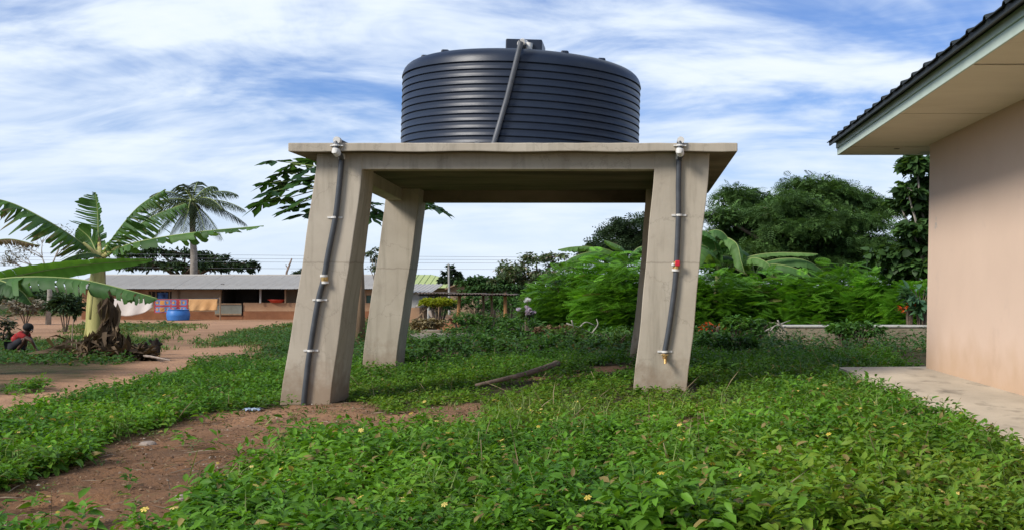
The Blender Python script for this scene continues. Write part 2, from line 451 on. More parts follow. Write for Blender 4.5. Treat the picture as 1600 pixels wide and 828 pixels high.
SPOTS = [poly(q) for q in (
    [(1040,655),(1075,648),(1130,655),(1110,672),(1060,670)], [(900,648),(935,644),(930,660),(895,660)], [(1000,648),(1035,646),(1030,662),(1002,662)],
    [(850,586),(905,578),(985,571),(988,578),(915,585),(860,590)], [(60,510),(110,508),(120,520),(70,525)], [(0,585),(35,580),(40,592),(0,600)],
    [(-40,508),(60,506),(118,508),(112,528),(80,534),(20,530),(-40,534)], [(195,520),(250,514),(262,520),(215,532)],
)]
def inside(pl, x, y):
    r = np.zeros(x.shape, bool); n = len(pl)
    for i in range(n):
        x0, y0 = pl[i]; x1, y1 = pl[(i + 1) % n]
        if y0 == y1: continue
        c = ((y0 > y) != (y1 > y)) & (x < (x1 - x0) * (y - y0) / (y1 - y0) + x0)
        r ^= c
    return r
def wob(x, y, s):
    return np.sin(x*2.1*s + 1.3*np.sin(y*1.7*s)) * 0.5 + np.sin(y*2.9*s + 1.1*np.sin(x*3.3*s)) * 0.5
def soil_mask(x, y, spots=True):
    a = 0.02 * y
    xx = x + a * wob(x, y, 1.0) * 0.8 + a * 0.5 * wob(y, x, 3.1); yy = y + a * wob(y, x, 1.2) * 1.2
    m = np.zeros(x.shape, bool)
    for q in BARE: m |= inside(q, xx, yy)
    if spots:
        for q in SPOTS: m |= inside(q, xx, yy)
    return m

# ------------------------------------------------------------------ ground: one sheet to the horizon
def axis(lo, hi, step, far, grow=1.22):
    a = list(np.arange(lo, hi + step/2, step)); s = step
    while a[-1] < far: s *= grow; a.append(a[-1] + s)
    s = step; b = []
    p = lo
    while p > -far: s *= grow; p -= s; b.append(p)
    return np.array(b[::-1] + a)
xs = axis(-9.0, 5.0, 0.11, 3500); ys = axis(5.5, 24, 0.11, 3500)
XX, YY = np.meshgrid(xs, ys)
ZZ = gz(XX, YY)
_f = EYE/(EYE - .13)
sm = (soil_mask(XX, YY) | soil_mask(XX*_f, YY*_f, False)).astype(float)
for _ in range(2):
    sm = (sm + np.roll(sm, 1, 0) + np.roll(sm, -1, 0) + np.roll(sm, 1, 1) + np.roll(sm, -1, 1)) / 5
near = (np.abs(XX) < 12) & (YY > 4) & (YY < 26)
bumpz = np.zeros_like(ZZ)
idx = np.argwhere(near)
for i, j in idx:
    bumpz[i, j] = mnoise.fractal(Vector((XX[i,j]*1.6, YY[i,j]*1.6, 0)), 0.9, 2.1, 4)
ZZ = ZZ + 0.042 * bumpz * (0.4 + sm) - 0.02 * sm
V = np.stack([XX, YY, ZZ], -1).reshape(-1, 3)
ny, nx = XX.shape
I = np.arange(ny * nx).reshape(ny, nx)
q = np.stack([I[:-1,:-1], I[:-1,1:], I[1:,1:], I[1:,:-1]], -1).reshape(-1, 4)
T = np.concatenate([q[:, [0,1,2]], q[:, [0,2,3]]])
gm = bpy.data.materials.new('soil'); gm.use_nodes = True
nt = gm.node_tree; nd = nt.nodes; L = nt.links
b = nd['Principled BSDF']; b.inputs['Roughness'].default_value = 0.95; b.inputs['Specular IOR Level'].default_value = 0.1
at = nd.new('ShaderNodeAttribute'); at.attribute_name = 'col'
tcn = nd.new('ShaderNodeTexCoord')
def gnoise(sc, det=8, ro=0.65):
    n = nd.new('ShaderNodeTexNoise'); n.inputs['Scale'].default_value = sc; n.inputs['Detail'].default_value = det; n.inputs['Roughness'].default_value = ro
    L.new(tcn.outputs['Object'], n.inputs['Vector']); return n.outputs['Fac']
def gmix(f, a, b_, lo=None, hi=None):
    if lo is not None:
        r = nd.new('ShaderNodeMapRange'); L.new(f, r.inputs[0]); r.inputs[1].default_value = lo; r.inputs[2].default_value = hi; f = r.outputs[0]
    x = nd.new('ShaderNodeMix'); x.data_type = 'RGBA'; L.new(f, x.inputs[0])
    for k, c in ((6, a), (7, b_)):
        if isinstance(c, tuple): x.inputs[k].default_value = (*c, 1)
        else: L.new(c, x.inputs[k])
    return x.outputs[2]
soil = gmix(gnoise(0.7), (0.27,0.138,0.068), (0.16,0.09,0.05), 0.38, 0.62)
soil = gmix(gnoise(9, 10, 0.75), soil, (0.10,0.062,0.04), 0.52, 0.72)
soil = gmix(gnoise(2.3, 9, 0.7), soil, (0.13,0.115,0.05), 0.6, 0.72)      # moss and seedlings
soil = gmix(gnoise(26, 8, 0.75), soil, (0.34,0.23,0.15), 0.6, 0.74)      # crumbs and grit
humus = gmix(gnoise(3), (0.05,0.055,0.02), (0.085,0.06,0.035), 0.4, 0.6)
yard = gmix(gnoise(0.35, 10, 0.7), (0.46,0.265,0.155), (0.36,0.205,0.12), 0.4, 0.62)
sp = nd.new('ShaderNodeSeparateColor'); L.new(at.outputs['Color'], sp.inputs[0])
c = gmix(sp.outputs[0], humus, soil)
c = gmix(sp.outputs[1], c, yard)
L.new(c, b.inputs['Base Color'])
bp = nd.new('ShaderNodeBump'); bp.inputs['Strength'].default_value = 0.9; bp.inputs['Distance'].default_value = 0.04
L.new(gnoise(14, 10, 0.7), bp.inputs['Height']); L.new(bp.outputs[0], b.inputs['Normal'])
gc = np.zeros((V.shape[0], 3)); gc[:, 0] = sm.ravel(); gc[:, 1] = (sm * np.maximum(sstep(19, 30, YY), np.maximum(sstep(-4.6, -6.6, XX) * sstep(13, 15, YY), .45 * sstep(10.5, 14, YY)))).ravel()
ground = tri_mesh('ground', V, T, gm, None, gc, smooth=True)
tag(ground, kind='structure')

# ------------------------------------------------------------------ tank stand
YF, YB = 14.7, 20.7
def interp(pts, y):
    pts = sorted(pts, key=lambda p: p[1])
    return float(np.interp(y, [p[1] for p in pts], [p[0] for p in pts]))
stand = thing('tank_stand', (-1.9, YF, 0.05), 'tall grey concrete stand with four leaning pillars carrying the water tank', 'tank stand')
ZS0, ZS1 = 3.387, 3.503
def edge_x(pts, y):                               # hand-cast edge, its bends eased
    a, b = min(pts, key=lambda p: p[1]), max(pts, key=lambda p: p[1])
    line = a[0] + (b[0] - a[0])*(y - a[1])/(b[1] - a[1])
    return .62*sum(interp(pts, y + d) for d in (-36, -24, -12, 0, 12, 24, 36)) / 7 + .38*line
def pillar(left, right, Yf, dtop, dbot, pytop, pybot, n=16):
    mb = MB(); vs, fs = [], []
    for i in range(n + 1):
        py = pybot + 14 + (pytop - pybot - 14) * i / n
        t = i / n
        z = P(0, py, Yf).z if i < n else ZS0 + 0.02
        xl = (edge_x(left, py) - CX) * Yf / F; xr = (edge_x(right, py) - CX) * Yf / F
        d = dbot + (dtop - dbot) * t
        w = 0.004 * math.sin(i * 1.3 + Yf)
        sh = 0.0
        vs += [(xl + w, Yf, z), (xr + w, Yf, z), (xr + w + sh, Yf + d, z), (xl + w + sh, Yf + d, z)]
    for i in range(n):
        for k in range(4):
            fs.append((4*i + k, 4*i + (k+1) % 4, 4*i + 4 + (k+1) % 4, 4*i + 4 + k))
    fs += [(3,2,1,0), (4*n, 4*n+1, 4*n+2, 4*n+3)]
    return mb.add(vs, fs).obj('pillar', M['concrete'], stand, bevel=0.010)
FLl = [(497,240),(478,374),(471.6,428),(458,504),(436,632)]; FLr = [(567.5,240),(566.6,264),(562,325),(550,390),(537,472),(523,570),(514,637)]
FRl = [(1024,240),(1023,266),(1019.5,306),(1013,375),(1007,455),(1000,529),(988,614)]; FRr = [(1109.5,240),(1104.5,317),(1095.5,381),(1087.5,498),(1078,572),(1071.6,614)]
BLl = [(604,290),(602,314),(598,359),(590,409),(574,496),(565,574)]; BLr = [(656,290),(655,314),(651,349),(643.6,406),(629,484),(620,545),(617,582)]
BRl = [(1010,290),(1008,320),(1003.6,413),(994.5,498),(981,574)]; BRr = [(1066,290),(1062,320),(1050,450),(1034,574)]
pillar(FLl, FLr, YF, 0.62, 0.95, 240, 634)
pillar(FRl, FRr, YF, 0.62, 0.9, 240, 612)
pillar(BLl, BLr, 20.02, 0.66, 0.72, 292, 580)
pillar(BRl, BRr, 20.02, 0.66, 0.72, 292, 572)
ZB = 3.174
mb = MB().box(-3.85, 0.25, YF + 0.006, YF + 0.26, ZB, ZS0 + 0.02); mb.obj('beam', M['concrete'], stand, bevel=0.01)
mb = MB().box(-4.25, 0.15, 20.42, 20.69, ZB, ZS0 + 0.02); mb.obj('beam', M['soffit_concrete'], stand, bevel=0.01)  # darker tone paints in the shade under the slab, besides the stain
for xa, xb in ((-4.40, -4.12), (0.45, 0.74)):
    sk = -0.32 if xa < -1 else -0.14
    MB().add([(xa,15.2,ZB),(xb,15.2,ZB),(xb+sk,20.1,ZB),(xa+sk,20.1,ZB),(xa,15.2,ZS0+.02),(xb,15.2,ZS0+.02),(xb+sk,20.1,ZS0+.02),(xa+sk,20.1,ZS0+.02)],
             [(0,3,2,1),(4,5,6,7),(0,1,5,4),(1,2,6,5),(2,3,7,6),(3,0,4,7)]).obj('beam', M['concrete'], stand, bevel=0.01)
YS = 14.48
xl, xr = (450 - CX) * YS / F, (1152.5 - CX) * YS / F
mb = MB()
n = 28                                            # slab, its lower front edge a little ragged
vs = []
for j, yy_ in enumerate((YS, 21.0)):
    for i in range(n + 1):
        x = xl + (xr - xl) * i / n
        vs += [(x, yy_, ZS0 + (0.006 * math.sin(i * 5.3) if 0 < i < n and j == 0 else 0)), (x, yy_, ZS1 + (0.003 * math.sin(i * 3.1) if 0 < i < n else 0))]
fs = []
o2 = 2 * (n + 1)
for i in range(n):
    a = 2 * i
    fs += [(a, a+2, a+3, a+1), (o2+a, o2+a+1, o2+a+3, o2+a+2), (a+1, a+3, o2+a+3, o2+a+1)]
fs += [(0, 1, o2+1, o2), (2*n, o2+2*n, o2+2*n+1, 2*n+1)]
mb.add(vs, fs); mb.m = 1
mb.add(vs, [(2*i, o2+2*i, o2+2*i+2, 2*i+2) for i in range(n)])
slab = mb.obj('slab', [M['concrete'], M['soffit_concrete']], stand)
bm = bmesh.new(); bm.from_mesh(slab.data); bmesh.ops.remove_doubles(bm, verts=bm.verts, dist=1e-5); bmesh.ops.recalc_face_normals(bm, faces=bm.faces); bm.to_mesh(slab.data); bm.free()
bv = slab.modifiers.new('bevel', 'BEVEL'); bv.width = 0.012; bv.segments = 2; bv.limit_method = 'ANGLE'; bv.angle_limit = math.radians(40)

# ------------------------------------------------------------------ water tank
TX, TY, TR = (813.5 - CX) * 17.6 / F, 17.6, 1.90
tank = thing('water_tank', (TX, TY, ZS1), 'large black ribbed plastic water tank standing on the concrete stand', 'water tank')
prof = [(TR - 0.05, 0.02), (TR, 0.07)]
NB = 11; z0, z1 = 0.09, 1.27
for i in range(NB):
    a = z0 + (z1 - z0) * i / NB; d = (z1 - z0) / NB
    prof += [(TR - 0.022, a + 0.004), (TR - 0.022, a + 0.016), (TR + 0.006, a + 0.022), (TR + 0.007, a + 0.034), (TR - 0.001, a + 0.042), (TR + 0.001, a + d * 0.75), (TR - 0.001, a + d * 0.985)]
prof += [(TR - 0.022, z1 + 0.004), (TR - 0.022, z1 + 0.016), (TR + 0.012, z1 + 0.026), (TR + 0.008, z1 + 0.05)]
for k in range(1, 9):
    q = math.pi / 2 * k / 8
    prof.append((TR - 0.27 + 0.27 * math.cos(q), z1 + 0.06 + 0.20 * math.sin(q)))
prof += [(1.45, z1 + 0.30), (1.0, z1 + 0.40), (0.55, z1 + 0.46), (0.40, z1 + 0.48)]
body = MB().lathe((TX, TY, ZS1), prof, 96).obj('tank_body', M['tank'], tank, auto=50)
zt = ZS1 + z1 + 0.475
m_ = MB().box(TX + 0.03 - .29, TX + .03 + .29, TY - .29, TY + .29, zt - .10, zt + .235)
m_.box(TX + .32, TX + .36, TY - .25, TY + .25, zt - .10, zt + .02)
m_.obj('lid', M['tank'], tank, bevel=0.018)
for deg in (-62, -38, -148, -128, 60, 120):       # moulded lifting lugs round the shoulder
    q = math.radians(deg); r = TR - 0.24
    m_ = MB(); cxx, cyy = TX + r * math.cos(q), TY + r * math.sin(q)
    m_.box(cxx - 0.06, cxx + 0.06, cyy - 0.06, cyy + 0.06, ZS1 + z1 + 0.18, ZS1 + z1 + 0.285).obj('lug', M['tank'], tank, bevel=0.025)
tank.rotation_euler = (0, math.radians(1.6), 0)
tank.location = (TX, TY, ZS1 + 0.045)
# filling pipe
fp = thing('filling_pipe', (-2.17, 15.6, ZS1), 'slanting grey plastic pipe running up the front of the black tank', 'pipe')
yp = 15.645
p0, p1 = P(769, 214, yp), P(814, 66, yp)
p0.z = ZS1 + 0.03
mb = MB().tube([P(745, 228, 14.9) + Vector((0,0,0.02)), p0 + Vector((-0.02, -0.05, -0.01)), p0 + Vector((0, 0, 0.04)), p0.lerp(p1, 0.5) + Vector((0.012, 0, 0)), p1], 0.038, 12)
mb.obj('pipe', M['pvc_grey'], fp, auto=50)
ptop = P(819, 70, TY - 0.27)
MB().tube([p1 - Vector((-.01,-.02,0.0)), p1 + Vector((0.02, 0.06, 0.02)), p1 + (ptop - p1) * 0.10 + Vector((.02,0,0))], 0.046, 12).obj('elbow', M['pvc_white'], fp, auto=50)
MB().tube([p1 + Vector((0, 0.02, 0.0)), p1.lerp(ptop, 0.5), ptop], 0.038, 12).obj('pipe', M['pvc_grey'], fp, auto=50)
mb = MB(); mb.tube([ptop + Vector((-0.05,-0.12,-0.02)), ptop + Vector((0.03, 0.02, 0.015))], 0.06, 12)
mb.tube([ptop + Vector((0.08,-0.05,-0.09)), ptop + Vector((0.09, -0.05, 0.01))], 0.055, 12)
mb.obj('elbow', M['pvc_white'], fp, auto=50)

# ------------------------------------------------------------------ down pipes on the two front pillars
def downpipe(name, label, path, clips, top, valve, tap):
    yw = YF - 0.035
    pts = [P(x, y, yw) for x, y in path]
    t = thing(name, pts[-1], label, 'pipe', 'down pipes on the front pillars')
    cr = []
    for i in range(len(pts) - 1):                 # smooth the bend
        p_ = [pts[max(i-1,0)], pts[i], pts[i+1], pts[min(i+2,len(pts)-1)]]
        for s in np.linspace(0, 1, 6, endpoint=False):
            cr.append(0.5*((2*p_[1]) + (p_[2]-p_[0])*s + (2*p_[0]-5*p_[1]+4*p_[2]-p_[3])*s*s + (3*p_[1]-p_[0]-3*p_[2]+p_[3])*s**3))
    cr.append(pts[-1])
    MB().tube(cr, 0.037, 14).obj('pipe', M['pvc_dark'], t, auto=50)
    for cx_, cy_ in clips:
        c_ = P(cx_, cy_, yw)
        m_ = MB().tube([c_ - Vector((0,0,0.014)), c_ + Vector((0,0,0.014))], 0.044, 14)
        m_.box(c_.x - 0.10, c_.x + 0.10, YF - 0.014, YF + 0.004, c_.z - 0.012, c_.z + 0.012)
        m_.obj('clip', M['pvc_white'], t, bevel=0.002)
    # outlet over the slab edge: stub, flange, elbow and collar
    c_ = P(top[0], 225, YS - 0.05); z = c_.z
    MB().tube([Vector((c_.x, YS + 0.9, ZS1 + 0.03)), Vector((c_.x, YS + 0.08, ZS1 + 0.03)), Vector((c_.x, YS - 0.03, ZS1 + 0.02)), Vector((c_.x, YS - 0.045, ZS1 - 0.03)), Vector((c_.x - 0.005, YS - 0.045, ZS0 + 0.02))], 0.036, 12).obj('outlet', M['pvc_dark'], t, auto=50)
    MB().tube([Vector((c_.x + 0.01, YS - 0.06, ZS1 + 0.028)), Vector((c_.x + 0.01, YS + 0.03, ZS1 + 0.03))], 0.048, 12).obj('elbow', M['pvc_white'], t, auto=50)
    m_ = MB().tube([Vector((c_.x, YS - 0.045, ZS1 - 0.052)), Vector((c_.x, YS - 0.045, ZS1 - 0.028))], 0.046, 12)
    m_.box(c_.x - 0.085, c_.x + 0.085, YS - 0.035, YS + 0.003, ZS1 - 0.05, ZS1 - 0.032)
    m_.obj('clip', M['pvc_white'], t, bevel=0.003)
    MB().tube([Vector((c_.x, YS - 0.045, ZS1 - 0.085)), Vector((c_.x - 0.004, YS - 0.05, ZS0 + 0.0)), Vector((c_.x + 0.01, YS, ZS0 - 0.035))], [0.047, 0.056, 0.048], 14).obj('elbow', M['pvc_white'], t, auto=50)
    pt = pts[0]
    MB().tube([Vector((c_.x + 0.005, YS - 0.03, ZS0 - 0.015)), Vector((c_.x + 0.02, YS + 0.1, ZS0 - 0.045)), pt + Vector((0, 0, -0.03))], 0.034, 12).obj('outlet', M['pvc_dark'], t, auto=50)
    MB().tube([pt + Vector((0,0,-0.03)), pt + Vector((0,0,0.04))], 0.047, 14).obj('collar', M['pvc_white'], t, auto=50)
    vx, vy = valve[0]
    c_ = P(vx, vy, yw)
    if valve[1] == 'union':
        for dz in (0.045, -0.045):
            MB().tube([c_ + Vector((-dz*0.16, 0, dz - 0.016)), c_ + Vector((-dz*0.16, 0, dz + 0.016))], 0.052, 14).obj('collar', M['pvc_white'], t, auto=50)
        m_ = MB().tube([c_ - Vector((0,0,0.032)), c_ + Vector((0,0,0.032))], 0.047, 8); m_.tube([c_, c_ - Vector((0,0.07,0))], 0.014, 6)
        m_.obj('union', M['brass'], t, auto=30)
    else:
        MB().tube([c_ + Vector((-0.012,0,-0.085)), c_ + Vector((-0.01,0,-0.055))], 0.053, 14).obj('collar', M['pvc_white'], t, auto=50)
        m_ = MB().tube([c_ + Vector((-0.01,0,-0.055)), c_ + Vector((0,0,0.04))], 0.042, 8); m_.tube([c_, c_ - Vector((0.0,0.06,0))], 0.018, 8)
        m_.obj('valve_body', M['brass'], t, auto=30)
        m_ = MB().ball(c_ + Vector((-0.045, -0.03, 0.0)), 0.026, 8, 5); m_.obj('valve_nut', M['pvc_white'], t, smooth=True)
        m_ = MB().box(c_.x - 0.02, c_.x + 0.045, c_.y - 0.085, c_.y - 0.06, c_.z - 0.02, c_.z + 0.06); m_.obj('valve_handle', M['red'], t, bevel=0.012)
    if tap:
        c_ = P(tap[0], tap[1], yw)
        m_ = MB().tube([c_ + Vector((0,0,0.07)), c_], 0.03, 8); m_.tube([c_ + Vector((0,0.03,0.01)), c_ + Vector((0,-0.05,0.01)), c_ + Vector((0.005,-0.10,-0.01)), c_ + Vector((0.005,-0.11,-0.06))], [0.026,0.024,0.02,0.019], 8)
        m_.tube([c_ + Vector((0,-0.045,0.01)), c_ + Vector((0,-0.045,0.05))], 0.012, 6)
        m_.obj('tap', M['brass'], t, auto=40)
        m_ = MB().box(c_.x - 0.05, c_.x + 0.05, c_.y - 0.057, c_.y - 0.033, c_.z + 0.045, c_.z + 0.06); m_.obj('tap_handle', M['brass'], t, bevel=0.005)
downpipe('down_pipe', 'dark pipe down the left front pillar with a brass union halfway', [(534,246),(530,290),(524,340),(513,395),(506,435),(497,470),(484,548),(478,595),(474,634)],
         [(522.5,340),(499,468.5),(485,547.5)], (525,), ((507,436),'union'), None)
downpipe('down_pipe', 'dark pipe with red valve and brass tap on the right front pillar', [(1061,246),(1060,290),(1060,337),(1057.5,400),(1055,440),(1050,480),(1044,520),(1038,552)],
         [(1061,336.5),(1039,549)], (1062.5,), ((1057,414),'valve'), (1038.5,560))

# ------------------------------------------------------------------ bungalow at the right
ZW = 0.27; YC = 17.66; XW = 448 * YC / F
ZSo = EYE + 220 * YC / F; YE = YC * 220 / 205; XF = 303 * YE / F
bun = thing('bungalow', (XW + 3, 9, ZW), 'pale pink rendered bungalow with dark roof and pale green eaves at right', 'house')
wm = mat('pink_render', (0.67,0.50,0.385), (0.635,0.47,0.36), 0.9, 0.9, 0.05, 30, 0.15, detail=5, c3=(0.54,0.40,0.33), s3=1.1, t3=(0.6,0.85))
nt = wm.node_tree; nd = nt.nodes; L = nt.links     # ochre splash band at the foot, rubbed grey patches
pb = nd['Principled BSDF']; src = pb.inputs['Base Color'].links[0].from_socket
tcw = nd.new('ShaderNodeTexCoord'); spw = nd.new('ShaderNodeSeparateXYZ'); L.new(tcw.outputs['Object'], spw.inputs[0])
nw = nd.new('ShaderNodeTexNoise'); nw.inputs['Scale'].default_value = 2.2; nw.inputs['Detail'].default_value = 8; L.new(tcw.outputs['Object'], nw.inputs['Vector'])
aw = nd.new('ShaderNodeMath'); aw.operation = 'MULTIPLY_ADD'; L.new(nw.outputs['Fac'], aw.inputs[0]); aw.inputs[1].default_value = -0.9; L.new(spw.outputs[2], aw.inputs[2])
rw = nd.new('ShaderNodeMapRange'); L.new(aw.outputs[0], rw.inputs[0]); rw.inputs[1].default_value = -0.12; rw.inputs[2].default_value = 0.5; rw.inputs[3].default_value = 0.75; rw.inputs[4].default_value = 0
xw = nd.new('ShaderNodeMix'); xw.data_type = 'RGBA'; L.new(rw.outputs[0], xw.inputs[0]); L.new(src, xw.inputs[6]); xw.inputs[7].default_value = (0.52,0.35,0.22,1)
nw2 = nd.new('ShaderNodeTexNoise'); nw2.inputs['Scale'].default_value = 1.7; nw2.inputs['Detail'].default_value = 10; nw2.inputs['Roughness'].default_value = 0.75; L.new(tcw.outputs['Object'], nw2.inputs['Vector'])
rw2 = nd.new('ShaderNodeMapRange'); L.new(nw2.outputs['Fac'], rw2.inputs[0]); rw2.inputs[1].default_value = 0.66; rw2.inputs[2].default_value = 0.72; rw2.inputs[4].default_value = 0.7
xw2 = nd.new('ShaderNodeMix'); xw2.data_type = 'RGBA'; L.new(rw2.outputs[0], xw2.inputs[0]); L.new(xw.outputs[2], xw2.inputs[6]); xw2.inputs[7].default_value = (0.36,0.35,0.32,1)
L.new(xw2.outputs[2], pb.inputs['Base Color'])
mb = MB()
lean = 0.07
mb.add([(XW - lean, YC, ZW - .3), (XW - lean, -4, ZW - .3), (XW + .2, -4, ZW - .3), (XW + .2, YC, ZW - .3), (XW, YC, ZSo + .1), (XW, -4, ZSo + .1), (XW + .2, -4, ZSo + .1), (XW + .2, YC, ZSo + .1)],
       [(0,3,2,1),(4,5,6,7),(0,1,5,4),(1,2,6,5),(2,3,7,6),(3,0,4,7)])
mb.box(XW + .2, XW + 7.3, YC - .2, YC - .003, ZW - .3, ZSo + .1)
mb.box(XW + 7.3, XW + 7.5, -4, YC - .003, ZW - .3, ZSo + .1)
mb.box(XW + .2, XW + 7.3, -3.99, -3.8, ZW - .3, ZSo + .1)
mb.obj('wall', wm, bun, bevel=0.012)
ylist = [YE - 0.02, 17.95, 14.45, 11.25, 8.05, 4.85, 1.65, -1.6, -5.0]
for i in range(len(ylist) - 1):
    MB().box(XF + 0.03, XW + 0.1, ylist[i+1] + 0.0022*abs(ylist[i+1]), ylist[i] - 0.0022*abs(ylist[i]), ZSo + 0.004 * (i % 2), ZSo + 0.012 + 0.004 * (i % 2)).obj('soffit_panel', M['soffit'], bun)
for i in range(len(ylist) - 1):                    # dark batten seen in the joints
    if i: MB().box(XF + 0.03, XW + 0.1, ylist[i] - 0.03, ylist[i] + 0.03, ZSo + 0.02, ZSo + 0.04).obj('batten', M['dark_room'], bun)
MB().tube([(XF + .85, 18.15, ZSo - .003), (XF + .85, 18.15, ZSo + .02)], .05, 10).obj('vent_hole', M['dark_room'], bun)
MB().box(XF + 0.03, XW + 7.9, YC + 0.01, YE - 0.02, ZSo + 0.05, ZSo + 0.06).obj('soffit_panel', M['soffit'], bun)
MB().box(XF, XF + 0.025, -5, YE, ZSo - 0.012, ZSo + 0.10).obj('fascia_board', M['fascia'], bun, bevel=0.004)
MB().box(XF - 0.02, XF + 0.02, -5, YE + 0.004, ZSo + 0.103, ZSo + 0.20).obj('fascia_board', M['fascia'], bun, bevel=0.006)
MB().box(XF + 0.026, XW + 7.9, YE - 0.018, YE + 0.008, ZSo - 0.01, ZSo + 0.20).obj('fascia_board', M['fascia'], bun, bevel=0.004)
pitch = math.tan(math.radians(17))
MB().box(XF - 0.125, XF - 0.10, -5, YE + 0.10, ZSo + 0.165, ZSo + 0.232).obj('added_eave_strip', M['roof_dark'], bun)  # strips added to keep sun glints off the fascia and thicken the dark band
MB().box(XF - 0.10, XF + .1, -5, YE + 0.05, ZSo + 0.206, ZSo + 0.226).obj('added_eave_strip', M['roof_dark'], bun)
XR0, XRidge = XF - 0.16, XW + 3.8
RZ0 = ZSo + 0.225
W_ = 0.553
nsheet = 45
def sheet_profile(y0):                             # flat pan and one rib, going towards the camera
    return [(y0, 0.0), (y0 - 0.25, 0.003), (y0 - 0.455, 0.004), (y0 - 0.475, 0.036), (y0 - 0.525, 0.04), (y0 - W_ - 0.012, 0.004)]
sheet_me = None
for i in range(nsheet):
    y0 = YE + 0.12 - i * W_
    if sheet_me is None:
        pf = sheet_profile(0.0); m_ = MB(); vs = []
        for x, z in ((0.0, 0.0), (XRidge - XR0, (XRidge - XR0) * pitch)):
            for (yy_, dz) in pf: vs.append((x, yy_, z + dz))
            for (yy_, dz) in pf: vs.append((x, yy_, z + dz - 0.012))
        k = len(pf); fs = []
        for j in range(k - 1):
            fs += [(j, 2*k + j, 2*k + j + 1, j + 1), (k + j, k + j + 1, 3*k + j + 1, 3*k + j), (j, j + 1, k + j + 1, k + j)]
        m_.add(vs, fs)
        o = m_.obj('roof_sheet', M['roof_dark'], bun); sheet_me = o.data; proto = o
        o.location = (XR0, y0, RZ0)
    else:
        o = proto.copy(); COL.objects.link(o); o.location = (XR0, y0, RZ0 + 0.004 * (i % 2))
m_ = MB(); m_.add([(XRidge, YE + .1, RZ0 + (XRidge-XR0)*pitch), (XRidge, -5, RZ0 + (XRidge-XR0)*pitch), (XW + 8.6, -5, RZ0), (XW + 8.6, YE + .1, RZ0)], [(0,1,2,3)])
m_.obj('far_roof_slope', M['roof_dark'], bun)
MB().tube([(XRidge, YE + .1, RZ0 + (XRidge-XR0)*pitch + .02), (XRidge, -5, RZ0 + (XRidge-XR0)*pitch + .02)], 0.09, 8).obj('ridge_cap', M['roof_dark'], bun)
for ge in (YC - 0.1, -3.9):
    m_ = MB(); m_.add([(XF + .1, ge, ZSo + .1), (XW + 8.2, ge, ZSo + .1), (XRidge, ge, RZ0 + (XRidge-XR0)*pitch - .03)], [(0,1,2)]); m_.obj('gable', wm, bun)

# walkway slab round the house
edge = [(1308,573),(1345,585),(1390,606),(1430,626),(1480,648),(1540,676),(1600,700),(1720,755),(2000,890)]
ex = [(( px - CX) * (F * (EYE - ZW) / (py - CY)) / F, F * (EYE - ZW) / (py - CY)) for px, py in edge]
wk = MB(); vs = []
for (x, y) in ex:
    vs += [(x, y, ZW), (XW + .05, y, ZW + 0.012), (x - 0.01, y, ZW - 0.3)]
fs = []
for i in range(len(ex) - 1):
    a = 3*i
    fs += [(a, a+3, a+4, a+1), (a+2, a+5, a+3, a)]
fs.append((0, 1, 2))
wk.add(vs, fs)
walk = wk.obj('walkway', M['cement'], None)
tag(walk, kind='structure')

# ------------------------------------------------------------------ low concrete wall behind
YL = 26.5
lw = thing('low_wall', P(1340, 540, YL), 'low stained concrete foundation wall with pale coping behind the pink house', 'wall')
a, b_ = P(1228, 508, YL), P(1700, 512, YL)
MB().box(a.x, b_.x, YL, YL + 0.22, -0.2, a.z - 0.05).obj('wall_body', M['rough_block'], lw, bevel=0.02)
MB().box(a.x - 0.02, b_.x, YL - 0.03, YL + 0.5, a.z - 0.048, a.z).obj('coping', M['block_top'], lw, bevel=0.015)
MB().box(a.x + .02, a.x + .22, YL + 0.2, YL + 4, -0.2, a.z - 0.05).obj('wall_body', M['rough_block'], lw, bevel=0.02)

# ------------------------------------------------------------------ mud house at the left
YH = 75.0
def hx(px): return (px - CX) * YH / F
def hz(py): return EYE - (py - CY) * YH / F
GH = -0.70
mud = thing('mud_house', (hx(380), YH, GH), 'long low mud-walled house with grey corrugated roof across the yard', 'house')
BL_, BR_ = hx(128), hx(604)
zE, zR = hz(450), hz(429)
mb = MB()                                         # front wall pieces between the openings
def piece(x0, x1, y0, y1, m='mud', name='wall', dy=0.0, th=0.25):
    return MB().box(hx(x0), hx(x1), YH + dy, YH + dy + th, hz(y1), hz(y0)).obj(name, M[m], mud, bevel=0.02)
piece(128, 232, 452, 486); piece(268, 345, 452, 486, 'mud_pale'); piece(232, 268, 468, 486); piece(232, 268, 452, 455)
piece(128, 345, 486, 500, 'mud_base', 'plinth', -0.08, 0.4)
piece(345, 380, 492, 500, 'mud_base', 'plinth', -0.1, 0.4)
piece(380, 566, 472.5, 486, 'mud', 'veranda_wall', -0.03, 0.28); piece(380, 603, 486, 500, 'mud_base', 'plinth', -0.08, 0.4)
piece(566, 603, 473, 486, 'mud')
piece(566, 572, 452, 473, 'mud_pale'); piece(586, 603, 452, 473, 'mud_pale'); piece(572, 586, 452, 461, 'mud_pale')
MB().box(hx(338), hx(566), YH + 2.4, YH + 2.6, GH, zE + .3).obj('back_wall', M['dark_room'], mud)
MB().box(hx(338), hx(566), YH + .2, YH + 2.4, GH - .1, GH + .12).obj('veranda_floor', M['mud_base'], mud)
for x in (345, 562): MB().box(hx(x) - .1, hx(x) + .1, YH + .26, YH + 2.4, GH, zE + .3).obj('wall', M['dark_room'], mud)
MB().box(hx(428), hx(463), YH + 2.25, YH + 2.4, GH, zE).obj('wall_panel', M['mud_pale'], mud)
MB().box(hx(355), hx(383), YH + 2.3, YH + 2.4, GH, zE).obj('doorway', M['dark_room'], mud)
MB().box(BL_, BL_ + .25, YH + .26, YH + 6, GH - .2, zE + .3).obj('wall', M['mud'], mud)
